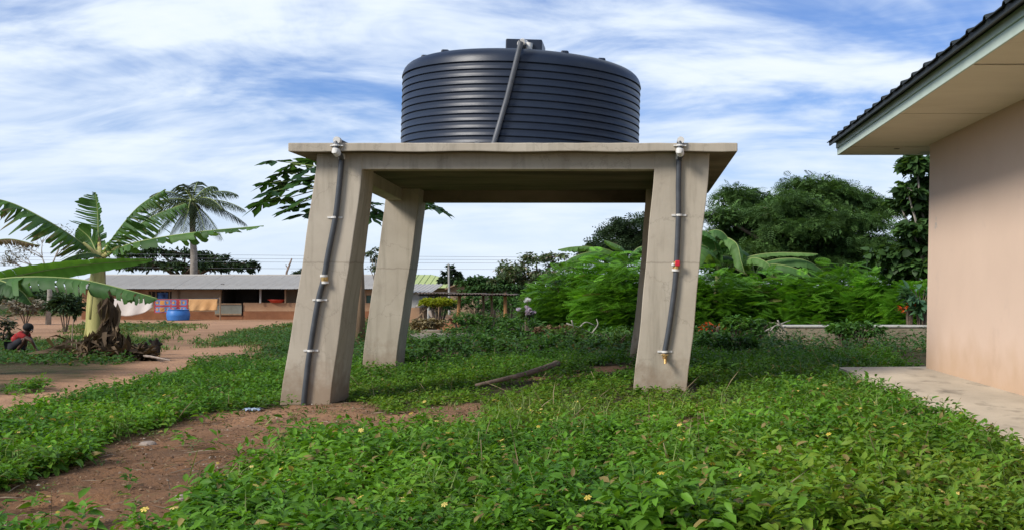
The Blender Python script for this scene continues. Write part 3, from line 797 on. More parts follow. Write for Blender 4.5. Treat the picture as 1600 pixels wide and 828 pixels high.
MB().box(BR_ - .25, BR_, YH + .26, YH + 6, GH - .2, zE + .3).obj('wall', M['mud'], mud)
MB().box(BL_, BR_, YH + 6, YH + 6.2, GH - .2, zE + .3).obj('wall', M['mud'], mud)
w = MB().box(hx(233), hx(267), YH + .12, YH + .16, hz(468), hz(455)).obj('window', M['dark_room'], mud)
for k in range(5): MB().box(hx(235 + k*7), hx(237 + k*7), YH + .06, YH + .1, hz(467.5), hz(455.5)).obj('bar', M['timber'], w)
MB().box(hx(246), hx(262), YH + .02, YH + .05, hz(467), hz(457)).obj('curtain', M['blue_cloth'], w)
MB().box(hx(572), hx(586), YH + .1, YH + .14, hz(473), hz(461)).obj('window', mat('green_shutter', (.08,.15,.12), (.05,.1,.08), 2, .8), mud)
for x in (409, 279, 448, 470): MB().tube([(hx(x), YH - .25 if x != 279 else YH - .12, hz(473)), (hx(x), YH - .25 if x != 279 else YH - .12, zE + .1)], 0.07, 6).obj('post', M['grey_pole'] if x == 409 else M['timber'], mud)
gt = MB().box(hx(337), hx(379), YH - .16, YH - .11, hz(492), hz(473.5)).obj('gate', M['grey_board'], mud, bevel=.01)
for y in (474.5, 490.5): MB().box(hx(337.5), hx(378.5), YH - .2, YH - .161, hz(y + 1.2), hz(y - 1.2)).obj('rail', M['timber'], gt)
# roof: corrugated sheets side by side, each a part
nsh, wv = 24, 6
x0r, x1r = hx(112), hx(609)
sw = (x1r - x0r) / nsh
YEv, YRg = YH - 1.0, YH + 3.0
zR = EYE - (430 - CY) * YRg / F; zEv = EYE - (451 - CY) * YEv / F
def corr(w_, length, rise, waves, amp, down=False):
    vs, fs = [], []
    n_ = waves * 4
    for r_ in range(4):
        t = r_ / 3
        for i in range(n_ + 1):
            vs.append((w_ * i / n_, length * t, rise * t + amp * math.sin(2*math.pi*i/4*1.0) + (0.004 * math.sin(i * r_))))
    for r_ in range(3):
        for i in range(n_):
            a = r_*(n_+1) + i
            fs.append((a, a+1, a+n_+2, a+n_+1))
    return vs, fs
me0 = None
for i in range(nsh):
    if me0 is None:
        vs, fs = corr(sw + .1, YRg - YEv + .05, zR - zEv, 9, 0.018)
        o = MB().add(vs, fs).obj('roof_sheet', M['roof_zinc'], mud, smooth=True); me0 = o
    else:
        o = me0.copy(); COL.objects.link(o)
    o.location = (x0r + i * sw, YEv - random.random() * .08, zEv + 0.006 * (i % 2) + random.uniform(-.004, .004))
    o.rotation_euler = (0, random.uniform(-.004, .004), 0)
m_ = MB(); m_.add([(x0r, YRg, zR - .02), (x1r, YRg, zR - .02), (x1r, YH + 7, zEv), (x0r, YH + 7, zEv)], [(0,1,2,3)]); m_.obj('rear_roof', M['roof_zinc'], mud)
MB().tube([(x0r, YRg, zR), (x1r, YRg, zR)], .08, 6).obj('ridge_cap', M['roof_zinc'], mud)
for xg in (BL_ + .1, BR_ - .1): MB().add([(xg, YH, zEv + .1), (xg, YH + 6, zEv + .1), (xg, YRg, zR - .06)], [(0,1,2)]).obj('gable', M['mud'], mud)
# things on and before the house
t = thing('basin', (hx(432), YH - .0, hz(472.5)), 'wide red basin resting on the veranda wall', 'basin')
MB().lathe((hx(432), YH + .1, hz(472.5)), [(.35, 0), (.42, .02), (.56, .2), (.6, .2), (.54, .17), (.40, .05), (.02, .04)], 20).obj('bowl', M['red_plastic'], t, auto=50)
MB().tube([(hx(432) + .59*math.cos(q), YH + .1 + .59*math.sin(q), hz(472.5) + .2) for q in np.linspace(0, 2*math.pi, 21)], .02, 6).obj('rim', M['red_plastic'], t, auto=60)
YB_ = 72.5
def kx(px, Y=YB_): return (px - CX) * Y / F
def kz(py, Y=YB_): return EYE - (py - CY) * Y / F
gB = float(gz(kx(278), YB_))
t = thing('water_barrel', (kx(278.5), YB_, gB), 'squat blue plastic barrel under the hanging laundry', 'barrel')
MB().lathe((kx(278.5), YB_, gB - .02), [(.64, 0), (.69, .04), (.735, .32), (.74, .36), (.735, .40), (.70, .62), (.64, .70), (.60, .72), (.58, .70), (.58, .3), (.02, .28)], 28).obj('barrel_body', M['blue_plastic'], t, auto=40)
MB().tube([(kx(278.5) + .67*math.cos(q), YB_ + .67*math.sin(q), gB + .70) for q in np.linspace(0, 2*math.pi, 25)], .03, 6).obj('rim', M['blue_plastic'], t, auto=60)
YL_ = 73.2
cl_ = thing('clothesline', (kx(160, YL_), YL_, float(gz(kx(160, YL_), YL_))), 'thin clothesline strung on two posts before the mud house', 'clothesline')
for px in (160, 344): MB().tube([(kx(px, YL_), YL_, float(gz(kx(px, YL_), YL_)) - .1), (kx(px, YL_), YL_, kz(464, YL_))], .045, 6).obj('post', M['timber'], cl_)
MB().tube([(kx(x, YL_), YL_, kz(466 + (0.8 if 165 < x < 335 else 0) , YL_)) for x in (160, 200, 250, 300, 344)], .012, 4).obj('line', M['wire'], cl_)
def cloth(name, label, x0, x1, ytop, ybot, m, colf=None, nx=26, nz=14):
    V, T, Cc = [], [], []
    for j in range(nz + 1):
        for i in range(nx + 1):
            s, t_ = i / nx, j / nz
            px = x0 + (x1 - x0) * s
            yt = ytop(s) if callable(ytop) else ytop; yb = ybot(s) if callable(ybot) else ybot
            py = yt + (yb - yt) * t_
            V.append((kx(px, YL_) + .02*math.sin(j*.9+i), YL_ - .03 + .05*t_*math.sin(s*17 + 2*t_) , kz(py, YL_)))
            Cc.append(colf(s, t_) if colf else (1,1,1))
    V2, T2, C2 = [], [], []
    for j in range(nz):
        for i in range(nx):
            a = j*(nx+1)+i; b = len(V2)
            V2 += [V[a], V[a+1], V[a+nx+2], V[a+nx+1]]
            c_ = colf((i+.5)/nx, (j+.5)/nz) if colf else (1,1,1)
            C2 += [c_]*4; T2 += [(b, b+3, b+2), (b, b+2, b+1)]
    o = tri_mesh(name, V2, T2, m, None, np.array(C2))
    bm = bmesh.new(); bm.from_mesh(o.data)
    if not colf: bmesh.ops.remove_doubles(bm, verts=bm.verts, dist=1e-4)
    for f in bm.faces: f.smooth = not colf
    bm.to_mesh(o.data); bm.free()
    sm_ = o.modifiers.new('thickness', 'SOLIDIFY'); sm_.thickness = .012
    return tag(o, label, 'cloth', 'laundry on the clothesline')
cloth('bed_sheet', 'off-white sheet sagging from the clothesline beside the banana stem', 166, 239, 466.5, lambda s: 479 + 14.5*math.sin(math.pi*min(1, .12 + s*.9))**.6, M['white_cloth'])
def wax(s, t_):
    red, blue, org = (.33,.045,.05), (.09,.18,.34), (.48,.22,.06)
    s *= 2.6; t_ *= 2.0
    fs_, ft = s % 1.25, t_ % 1
    if s > 1.72 and s < 1.95 or fs_ < .1 or ft < .13 or ft > .9 or t_ > 1.93: return red
    a, b_ = fs_ - .62, ft - .5
    if abs(a) < .16 and abs(b_) < .3: return org
    if .26 < abs(a) < .46 and abs(b_) < .16: return org if abs(a) > .34 else (.2,.05,.06)
    return blue
cloth('wax_print_cloth', 'red and blue patterned cloth with orange motifs on the clothesline', 241, 294, 467, 488.5, leafmat('wax_print', .9, 0), wax, 52, 32)
cloth('orange_towel', 'plain orange-tan cloth at the right end of the clothesline', 295, 340, 467, lambda s: 485.5 - 1.5*s, M['orange_cloth'])

# ------------------------------------------------------------------ house with the pale green roof
YG = 100.0
def gx(px, Y=YG): return (px - CX) * Y / F
def gzz(py, Y=YG): return EYE - (py - CY) * Y / F
gh = thing('green_roofed_house', (gx(680), YG, -.7), 'far house with pale green hipped roof behind the shed', 'house')
MB().box(gx(610), gx(728), YG + 1, YG + 7, -.9, gzz(449)).obj('wall', M['mud_pale'], gh)
zr_, ze_ = gzz(430), gzz(449.5)
m_ = MB(); m_.add([(gx(600), YG - .3, ze_), (gx(737), YG - .3, ze_), (gx(735), YG + 8, ze_), (gx(600), YG + 8, ze_), (gx(625), YG + 4, zr_ + .1), (gx(662), YG + 4, zr_ + .1)],
      [(0,1,5,4), (1,2,5), (2,3,4,5), (3,0,4), (0,3,2,1)])
m_.obj('roof', M['green_roof'], gh)
for k in range(12):
    x = 612 + k*9.5
    top = zr_ + .1 if x < 662 else zr_ + .1 - (zr_ + .1 - ze_) * (x - 662) / 75
    yt = YG - .3 + 4.3*(top - ze_)/(zr_ + .1 - ze_)
    MB().tube([(gx(x), YG - .3, ze_ + .03), (gx(x) , yt, top + .02)], .035, 4).obj('roof_rib', M['green_roof'], gh)
MB().box(gx(612), gx(622), YG + .95, YG + 1, gzz(466), gzz(455)).obj('window', M['dark_room'], gh)
MB().box(gx(655), gx(663), YG + .95, YG + 1, gzz(468), gzz(456)).obj('door', M['grey_board'], gh)
YT = 92
bh = thing('brown_gabled_house', (gx(720, YT), YT, -.7), 'small brown house with a low gable between green roof and trees', 'house')
MB().box(gx(704, YT), gx(752, YT), YT, YT + 5, -.9, gzz(450.5, YT)).obj('wall', M['mud_pale'], bh)
m_ = MB(); m_.add([(gx(700, YT), YT - .1, gzz(451, YT)), (gx(757, YT), YT - .1, gzz(454, YT)), (gx(722, YT), YT - .1, gzz(443.8, YT)), (gx(700, YT), YT + .1, gzz(451, YT)), (gx(757, YT), YT + .1, gzz(454, YT)), (gx(722, YT), YT + .1, gzz(443.8, YT))], [(0,1,2),(3,5,4),(0,3,4,1),(1,4,5,2),(2,5,3,0)]); m_.obj('gable', M['mud_pale'], bh)
for x0_, y0_, x1_, y1_ in ((697, 452, 722, 443), (722, 443, 760, 455)):
    p, q_ = P(x0_, y0_, YT), P(x1_, y1_, YT)
    m_ = MB(); m_.add([p + Vector((0,-.6,0)), q_ + Vector((0,-.6,0)), q_ + Vector((0,6,0)), p + Vector((0,6,0)), p + Vector((0,-.6,.1)), q_ + Vector((0,-.6,.1)), q_ + Vector((0,6,.1)), p + Vector((0,6,.1))], [(0,3,2,1),(4,5,6,7),(0,1,5,4),(1,2,6,5),(2,3,7,6),(3,0,4,7)]); m_.obj('roof', M['timber'], bh)
# grey outbuilding end and zinc lean-to next to the rear left pillar
YO = 60
ob = thing('zinc_outbuilding', (gx(652, YO), YO, -.5), 'small pale walled outbuilding with zinc roof beside the rear left pillar', 'outbuilding')
MB().box(gx(622, YO), gx(655, YO), YO, YO + 3, -.7, gzz(455, YO)).obj('wall', M['grey_pole'], ob, bevel=.02)
MB().box(gx(622, YO) , gx(656, YO), YO - .05, YO + 3.1, -.7, gzz(480, YO)).obj('plinth', M['mud'], ob, bevel=.02)
vs, fs = corr(2.1, 3.6, .45, 9, .03)
o = MB().add([(x + gx(618, YO), y + YO - .5, z + gzz(456, YO)) for x, y, z in vs], fs).obj('roof_sheet', M['roof_zinc'], ob, smooth=True)

# ------------------------------------------------------------------ open shed
YD = 52.0
def dx(px, Y=YD): return (px - CX) * Y / F
def dz(py, Y=YD): return EYE - (py - CY) * Y / F
sh = thing('open_shed', (dx(725), YD, -.4), 'open shed with a flat dark roof carried on rough timber posts', 'shed')
for px, dy, m in ((718, 0, 'orange_timber'), (789, 0, 'orange_timber'), (755, 1.2, 'timber'), (768, 1.0, 'timber'), (686, 1.1, 'timber'), (669, 0.2, 'grey_pole')):
    Y = YD + dy
    zb = float(gz(dx(px, Y), Y))
    lean = -0.05 * (px == 718) * 3
    MB().tube([(dx(px, Y) + lean, Y, zb - .1), (dx(px, Y) + lean*.4 + .02, Y, (zb + dz(458, Y))/2), (dx(px, Y), Y, dz(458.5, Y))], [.085 if m == 'orange_timber' else .06]*3, 7).obj('post', M[m], sh)
for k in range(9):                                # old sheets laid side by side
    xa = dx(655 + k*16.6); xb = dx(655 + (k+1)*16.6 + 2)
    z = dz(457.6 + .2*k) + random.uniform(-.02, .02)
    vs, fs = corr(xb - xa, 2.1, .0, 4, .025)
    o = MB().add([(x + xa, y + YD - .6, q + z) for x, y, q in vs], fs).obj('roof_sheet', mat('rusty_sheet', (.16,.125,.10), (.10,.075,.06), 1.5, .9), sh, smooth=True)
    sf = o.modifiers.new('t', 'SOLIDIFY'); sf.thickness = .02
for Y in (YD - .45, YD + 1.25): MB().box(dx(656), dx(800), Y, Y + .1, dz(462, Y), dz(459.6, Y)).obj('roof_beam', M['char'], sh)
p, q_ = P(726, 474, YD), P(742, 488, YD); MB().tube([p, q_], .035, 6).obj('brace', M['timber'], sh)
for k in range(5):
    Y = YD + 1.5 + .3*k; z = float(gz(dx(700), Y))
    MB().tube([(dx(690 + k*4), Y, z + .12 + .1*(k % 3)), (dx(735 + k*8), Y + .3, z + .15 + .12*((k + 1) % 3))], .07, 6).obj('stored_pole', M['bark'], sh)
# leaning slabs and board by the shed
t = thing('leaning_slab', P(664, 490, 49), 'pale grey slab propped up at an angle before the shed', 'slab')
p, q_ = P(648, 481, 49), P(667, 475.5, 49)
m_ = MB(); m_.add([p, q_, q_ + Vector((.1,.7,.12)), p + Vector((.1,.7,.12)), p + Vector((0,0,.09)), q_ + Vector((0,0,.09)), q_ + Vector((.1,.7,.21)), p + Vector((.1,.7,.21))], [(0,3,2,1),(4,5,6,7),(0,1,5,4),(1,2,6,5),(2,3,7,6),(3,0,4,7)]); m_.obj('slab_face', M['stone'], t, bevel=.02)
for (x0_, y0_, x1_, y1_) in ((651, 498, 670, 477), (662, 498, 660, 479)): MB().tube([P(x0_, y0_, 49.2), P(x1_, y1_, 49.2)], .04, 6).obj('prop', M['timber'], t)
t = thing('fallen_slab', P(675, 493, 48.6), 'grey slab leaning on edge beside the red soil heap', 'slab')
p, q_ = P(668, 487, 48.6), P(677, 484, 48.6); r_, s_ = P(681, 492, 48.3), P(673, 496, 48.3)
m_ = MB(); nrm = Vector((0,.09,.05)); m_.add([p, q_, r_, s_, p + nrm, q_ + nrm, r_ + nrm, s_ + nrm], [(0,3,2,1),(4,5,6,7),(0,1,5,4),(1,2,6,5),(2,3,7,6),(3,0,4,7)]); m_.obj('slab_face', M['stone'], t, bevel=.02)
# concrete pad and block lying in the weeds
YP = 34.5
gp = float(gz(dx(690, YP), YP))
t = thing('concrete_pad', (dx(690, YP), YP, gp), 'flat cracked concrete pad lying in the weeds behind the stand', 'slab')
m_ = MB(); ringp = [(642,31.4),(690,31.1),(733,31.8),(741,33.6),(728,35.4),(660,35.6),(640,34.6)]
vs = [(dx(px, Y), Y, gp + .24) for px, Y in ringp] + [(dx(px, Y), Y, gp - .1) for px, Y in ringp]; k = len(ringp)
m_.add(vs, [tuple(range(k)), tuple(range(2*k - 1, k - 1, -1))] + [(i, k + i, k + (i+1) % k, (i+1) % k) for i in range(k)]); m_.obj('pad', M['rough_block'], t, bevel=.02)
t = thing('concrete_block', (dx(676, 36), 36, gp + .2), 'long brownish concrete block lying on the pad by the weeds', 'block')
MB().box(dx(659, 36), dx(690, 36), 35.8, 36.2, dz(521, 36), dz(515.5, 36)).obj('block', M['rough_block'], t, bevel=.03)
MB().box(dx(659, 36) + .08, dx(690, 36) - .08, 35.86, 36.14, dz(515.6, 36), dz(515, 36)).obj('block_top', M['stone'], t)

# ------------------------------------------------------------------ poles and wires
t = thing('utility_pole', (gx(701.5, 88), 88, -.7), 'thin pale pole standing before the dark conical tree', 'pole')
MB().tube([(gx(702, 88), 88, -.8), (gx(701, 88), 88, gzz(412.5, 88))], [.10, .07], 8).obj('shaft', M['grey_pole'], t)
MB().box(gx(699.4, 88), gx(702.6, 88), 87.9, 88.1, gzz(414.6, 88), gzz(413.6, 88)).obj('crossarm', M['grey_pole'], t)
YW = 90
for (px) in (-420, 1240):
    t = thing('wire_pole', (gx(px, YW), YW, -.7), 'wooden power pole at the %s end of the overhead wires' % ('left' if px < 0 else 'right'), 'pole', 'poles of the power line')
    MB().tube([(gx(px, YW), YW, -.9), (gx(px, YW), YW, gzz(388, YW))], [.13, .09], 8).obj('shaft', M['timber'], t)
    MB().box(gx(px, YW) - .06, gx(px, YW) + .06, YW - 1.3, YW + .1, gzz(398, YW), gzz(395.5, YW)).obj('crossarm', M['timber'], t)
for k, (ya, ym, yb, lab) in enumerate(((390, 399, 404, 'uppermost thin power wire crossing the sky behind the stand'), (395, 404.5, 406, 'second thin power wire from the top behind the stand'), (400, 409.5, 411, 'third thin power wire from the top behind the stand'), (409, 419.3, 419.4, 'lowest of the power wires behind the stand'))):
    pts = []
    for s in np.linspace(0, 1, 24):
        px = -420 + 1660*s
        py = ya*(1-s) + yb*s + (ym - (ya+yb)/2)*4*s*(1-s)
        pts.append(P(px, py, YW - .2*k))
    o = MB().tube(pts, .011, 4).obj('power_wire', M['wire']); tag(o, lab, 'wire', 'overhead power wires')
t = thing('bare_pole', P(447, 432, 80), 'bare leaning stick rising above the zinc roof', 'stick')
MB().tube([P(445, 450, 82), P(448, 425, 82), P(453, 412, 82), P(456, 404, 82)], [.09,.08,.07,.05], 6).obj('shaft', M['dead_wood'], t)
MB().tube([P(450, 420, 82), P(446.5, 414, 82)], .035, 5).obj('stub', M['dead_wood'], t)
# ------------------------------------------------------------------ banana plants
BG = ((.045,.105,.028), (.095,.20,.045))
def spline(pts, n):
    pts = [Vector(p) for p in pts]; out = []
    P_ = [pts[0]*2 - pts[1]] + pts + [pts[-1]*2 - pts[-2]]
    m = len(pts) - 1
    for i in range(n):
        u_ = i / (n - 1) * m; k = min(int(u_), m - 1); s = u_ - k
        a, b, c, d = P_[k:k+4]
        out.append(.5*((2*b) + (c-a)*s + (2*a-5*b+4*c-d)*s*s + (3*b-a-3*c+d)*s**3))
    return out
def banana_leaf(parent, pts, W, aL=.35, aR=.35, tear=.5, colr=BG, side=None, rib=.022, n=64, ribm='midrib', start=.12, brown=.0, wl=1, wr=1):
    pts = spline(pts, n)
    V, T, Cc = [], [], []
    a, b = np.array(colr[0]), np.array(colr[1])
    up0 = Vector((0,0,1))
    for sd_, ang, wside in ((-1, aL, wl), (1, aR, wr)):
        i = int(start*n)
        while i < n - 1:
            g = max(1, int(random.expovariate(1/ (.8 + 5*(1-tear)**2*3)))) if tear > 0 else n
            g = min(g + 1, n - 1 - i)
            da = random.gauss(0, .30*tear); shrink = random.random() < .08*tear
            tone = random.random()
            base = len(V)
            lenm = random.uniform(1 - .55*tear*tear, 1)
            for k in range(g + 1):
                j = i + k; t_ = j/(n-1)
                tn = (pts[min(j+1,n-1)] - pts[max(j-1,0)]).normalized()
                s_ = Vector(side) if side is not None else tn.cross(up0)
                if s_.length < .15: s_ = Vector((1,0,0))
                s_ = (s_ - tn*s_.dot(tn)).normalized()
                dn = s_.cross(tn)
                if dn.z > (0 if side is None else .15): dn = -dn
                prof_ = max(.02, math.sin(math.pi*min(1, .10 + .9*t_)**.95)) ** .55 if t_ > .02 else .1
                w_ = W*wside*prof_*lenm*(.45 if shrink else 1)
                fan = (k/g - .5)*(-.12)*tear
                A = ang + da
                o1 = s_*sd_*math.cos(A*.5) + dn*math.sin(A*.5) + tn*(.25 + fan)
                o2 = s_*sd_*math.cos(A*1.35) + dn*math.sin(A*1.35) + tn*(.32 + fan)
                p = pts[j]; rip = .012*math.sin(j*2.1)
                m_ = p + o1*w_*.5 + dn*rip; e = m_ + o2*w_*(.5 + (random.uniform(-.12,.05) if tear > .2 else 0))
                V += [p, m_, e]
                cc = (a*(1-tone) + b*tone)*random.uniform(.85,1.15)
                ec = cc if random.random() > brown else np.array((.16,.10,.04))
                Cc += [cc, cc, ec]
            for k in range(g):
                q = base + 3*k
                for h in (0, 1):
                    T += [(q+h, q+3+h, q+4+h), (q+h, q+4+h, q+1+h)]
            i += g
    o = tri_mesh('leaf', [tuple(v) for v in V], T, M['banana'], parent, np.array(Cc), smooth=False)
    MB().tube(pts[::2] + [pts[-1]], list(np.linspace(rib, .006, len(pts[::2]) + 1)), 6).obj('midrib', M[ribm], o, smooth=True)
    return o
M['midrib'] = mat('leaf_midrib', (.20,.26,.07), (.26,.30,.10), 5, .5)
M['pseudostem'] = mat('banana_stem', (.46,.41,.15), (.34,.32,.11), 2.5, .6, .25, 10, stretch=(1.5,1.5,.25), c3=(.20,.11,.05), s3=2.2, t3=(.5,.62))
YN = 24.6
Q = lambda x, y, d=0.0: P(x, y, YN + d)
gN = float(gz(*Q(150, 555).xy))
ban = thing('banana_plant', (Q(150, 555).x, YN, gN), 'tall banana plant with tattered leaves standing alone in the yard', 'banana plant')
stem = spline([Q(150, 566), Q(151, 520), Q(151, 470), Q(152, 440), Q(155, 412), Q(157, 392)], 22)
rr = [ (.33 if i < 2 else .27) if i < 4 else .245 - .0065*(i) for i in range(22)]
MB().tube(stem, rr, 16).obj('stem', M['pseudostem'], ban, smooth=True)
for k in range(5):                                 # overlapping leaf sheaths round the stem
    q = -2.6 + k*.75; i0 = 3 + 3*(k % 3)
    pts = [stem[min(i0 + j*2, 21)] + Vector((math.cos(q + .06*j), math.sin(q + .06*j), 0))*(rr[min(i0 + j*2, 21)] - .035) for j in range(6)]
    MB().tube(pts, [.05,.055,.055,.05,.045,.035], 8).obj('sheath', M['pseudostem'], ban, smooth=True)
for x0_, y0_, x1_, y1_, d in ((157,404,130,380,-.3),(158,404,170,382,.2),(157,404,155,372,.4),(156,404,186,386,-.2),(155,404,138,388,.3)):
    MB().tube([Q(157, 420), Q((157+x0_)/2, y0_), Q(x1_, y1_, d)], [.09,.07,.035], 8).obj('leaf_stalk', M['pseudostem'], ban, smooth=True)
banana_leaf(ban, [Q(157,405), Q(130,382,-.3), Q(75,346,-.8), Q(10,315,-1.0), Q(-60,306,-1.2)], .95, 1.25, 1.1, .95, brown=.34)
banana_leaf(ban, [Q(157,402), Q(154,370,.4), Q(153,335,.5), Q(149,301,.5)], .60, .8, .3, .62, side=(.9,-.4,0), wl=1.15, wr=.35)
banana_leaf(ban, [Q(150,392,.3), Q(140,372,.4), Q(122,356,.4)], .34, .3, .3, .1, side=(.6,-.3,.5))
banana_leaf(ban, [Q(158,402), Q(178,370,-.2), Q(215,325,-.4), Q(258,296,-.5)], .76, .9, 1.3, 1.0, brown=.16)
banana_leaf(ban, [Q(160,402), Q(190,372,.5), Q(240,338,.9), Q(290,318,1.0)], .84, .9, 1.2, 1.0, ((.06,.13,.04),(.11,.22,.07)))
banana_leaf(ban, [Q(160,404), Q(205,381,-.5), Q(300,364,-.9), Q(412,353,-1.1)], .40, .25, 1.1, .8, side=(0,-1,.25))
banana_leaf(ban, [Q(157,404), Q(140,396,-.4), Q(110,402,-.6), Q(85,415,-.7)], .30, .4, .6, .2, ((.02,.05,.015),(.04,.09,.02)))
for sx, sy, L_ in ((171,455,.55),(176,475,.7),(168,495,.75),(181,505,.8),(143,520,.5),(186,530,.6),(160,520,.7),(134,535,.45),(174,540,.5)):   # dead leaves hanging round the stem
    n_ = 16; p = Q(sx, sy, -.28)
    ps = np.array(p)[None] + rng.normal(0, 1, (n_, 3))*np.array((.07,.08,.10))
    Cloud().add(T_leaf(.26,.10,.30), ps, rng.random(n_)*6.28, rng.normal(-1.38,.16,n_), rng.normal(0,.7,n_), L_*rng.uniform(.5,1.1,n_), cols(n_,(.05,.034,.022),(.20,.14,.085),.4)).obj('dead_leaf', M['dry'], ban)
c_ = Cloud(); N = 260                              # collapsed dry sheaths at the foot
pos = np.stack([Q(150,555).x + rng.normal(0,.42,N), YN - .15 + rng.normal(0,.3,N), gN + .03 + np.abs(rng.normal(0,.22,N))], 1)
c_.add(T_leaf(.22,.05,.4), pos, rng.random(N)*6.28, rng.uniform(-1.3,.6,N), rng.normal(0,.6,N), rng.uniform(.25,.6,N), cols(N,(.07,.048,.03),(.2,.14,.085),.4))
tag(c_.obj('dry_skirt', M['dry'], ban), kind='stuff')
# second plant, its stem just outside the frame on the left
YN2 = 19.5
Q2 = lambda x, y, d=0.0: P(x, y, YN2 + d)
b2 = thing('banana_plant', (Q2(-95, 560).x, YN2, 0), 'banana plant at the left edge whose broad leaves reach into the yard', 'banana plant')
MB().tube([Q2(-95, 610), Q2(-94, 520), Q2(-90, 470), Q2(-88, 440)], [.22,.19,.15,.11], 14).obj('stem', M['pseudostem'], b2, smooth=True)
banana_leaf(b2, [Q2(-90,462), Q2(-30,446), Q2(40,428,-.2), Q2(130,414,-.3), Q2(237,406,-.4)], .23, .15, .5, .06, ((.085,.20,.035),(.11,.25,.045)), side=(.1,-.55,.85), n=60, start=.05)
banana_leaf(b2, [Q2(-90,462), Q2(-40,444,-.4), Q2(30,433,-.6), Q2(120,436,-.7), Q2(195,452,-.8), Q2(246,466,-.9)], .50, .3, 1.3, .78, ((.05,.12,.035),(.085,.19,.05)), side=(0,-1,.2), n=70, start=.05)
banana_leaf(b2, [Q2(-90,466), Q2(-60,440,-.3), Q2(-10,436,-.6), Q2(30,452,-.8), Q2(50,475,-.8)], .3, .9, .9, .5, ((.04,.095,.03),(.06,.14,.04)))
banana_leaf(b2, [Q2(-90,440), Q2(-40,390,.5), Q2(10,374,.9), Q2(62,384,1.1)], .26, 1.4, 1.4, 1.0, ((.14,.10,.06),(.26,.19,.09)), brown=.4)
# banana plants in the green thicket right of the middle
def thicket_banana(label, Y, base, leaves_, colr=((.05,.12,.03),(.09,.20,.05))):
    R_ = lambda x, y, d=0.0: P(x, y, Y + d)
    g = float(gz(*R_(base[0], 500).xy))
    t = thing('banana_plant', (R_(base[0], 0).x, Y, g), label, 'banana plant', 'banana plants in the thicket')
    MB().tube([(R_(base[0], 0).x, Y, g - .1), R_(base[0], base[1] + 30), R_(base[0], base[1])], [.2,.15,.08], 12).obj('stem', M['pseudostem'], t, smooth=True)
    for pts, W, aa, te, cc in leaves_:
        banana_leaf(t, [R_(*base)] + [R_(*p) for p in pts], W, aa[0], aa[1], te, cc or colr, n=44)
LG = ((.10,.20,.05),(.16,.29,.08))
thicket_banana('banana plant with arching pale leaves right of the front right pillar', 37.0, (1122, 428),
    [([(1118,385,-.3),(1105,364,-.6),(1080,357,-.8)], .42, (.8,.8), .3, None), ([(1110,392,-.6),(1090,382,-.9),(1060,384,-1),(1030,400,-1)], .42, (.9,.9), .45, None),
     ([(1128,375,-.2),(1150,380,-.6),(1158,408,-.9),(1164,428,-1)], .40, (.8,1.0), .4, LG), ([(1112,400,-1),(1098,388,-1.6),(1092,395,-2),(1086,425,-2.2)], .38, (.7,.9), .3, LG),
     ([(1110,372,.1),(1108,362,0),(1128,362,-.3),(1152,392,-.4)], .42, (.7,1.0), .4, None)])
thicket_banana('banana plant with long low leaves before the big dark tree', 37.6, (1180, 430),
    [([(1150,412,-.4),(1175,400,-.8),(1215,395,-1),(1262,396,-1.2),(1278,397,-1.2)], .20, (1.2,1.2), .5, LG), ([(1190,412,-.2),(1225,404,-.6),(1262,408,-.9),(1298,432,-1)], .40, (.55,1.0), .25, None),
     ([(1150,405,-.3),(1110,398,-.6),(1075,400,-.8),(1050,412,-.8)], .36, (.9,.9), .6, None), ([(1170,400,-.1),(1150,388,-.6),(1125,388,-.8),(1105,400,-1)], .36, (.8,.8), .5, None),
     ([(1195,415,-.6),(1222,414,-1.1),(1255,424,-1.3),(1275,440,-1.4)], .34, (.8,1.1), .35, None), ([(1165,410,-.8),(1180,403,-1.4),(1200,412,-1.7),(1208,432,-1.8)], .32, (.6,1.0), .35, LG)])
thicket_banana('banana plant with drooping leaves left of the front right pillar', 38.0, (985, 425),
    [([(960,395,-.3),(925,386,-.6),(895,386,-.8),(872,390,-.8)], .30, (.9,1.0), .35, LG), ([(955,402,-.4),(925,394,-.8),(895,402,-1),(880,414,-1)], .30, (1.0,1.0), .4, None),
     ([(975,392,-.2),(962,382,-.4),(945,376,-.6)], .30, (.7,.7), .2, LG), ([(990,395,-.2),(1005,385,-.3),(1030,388,-.5)], .34, (.8,.8), .4, None), ([(950,414,-.6),(915,405,-1),(880,416,-1.2),(858,440,-1.4)], .22, (1.2,1.2), .5, LG)])

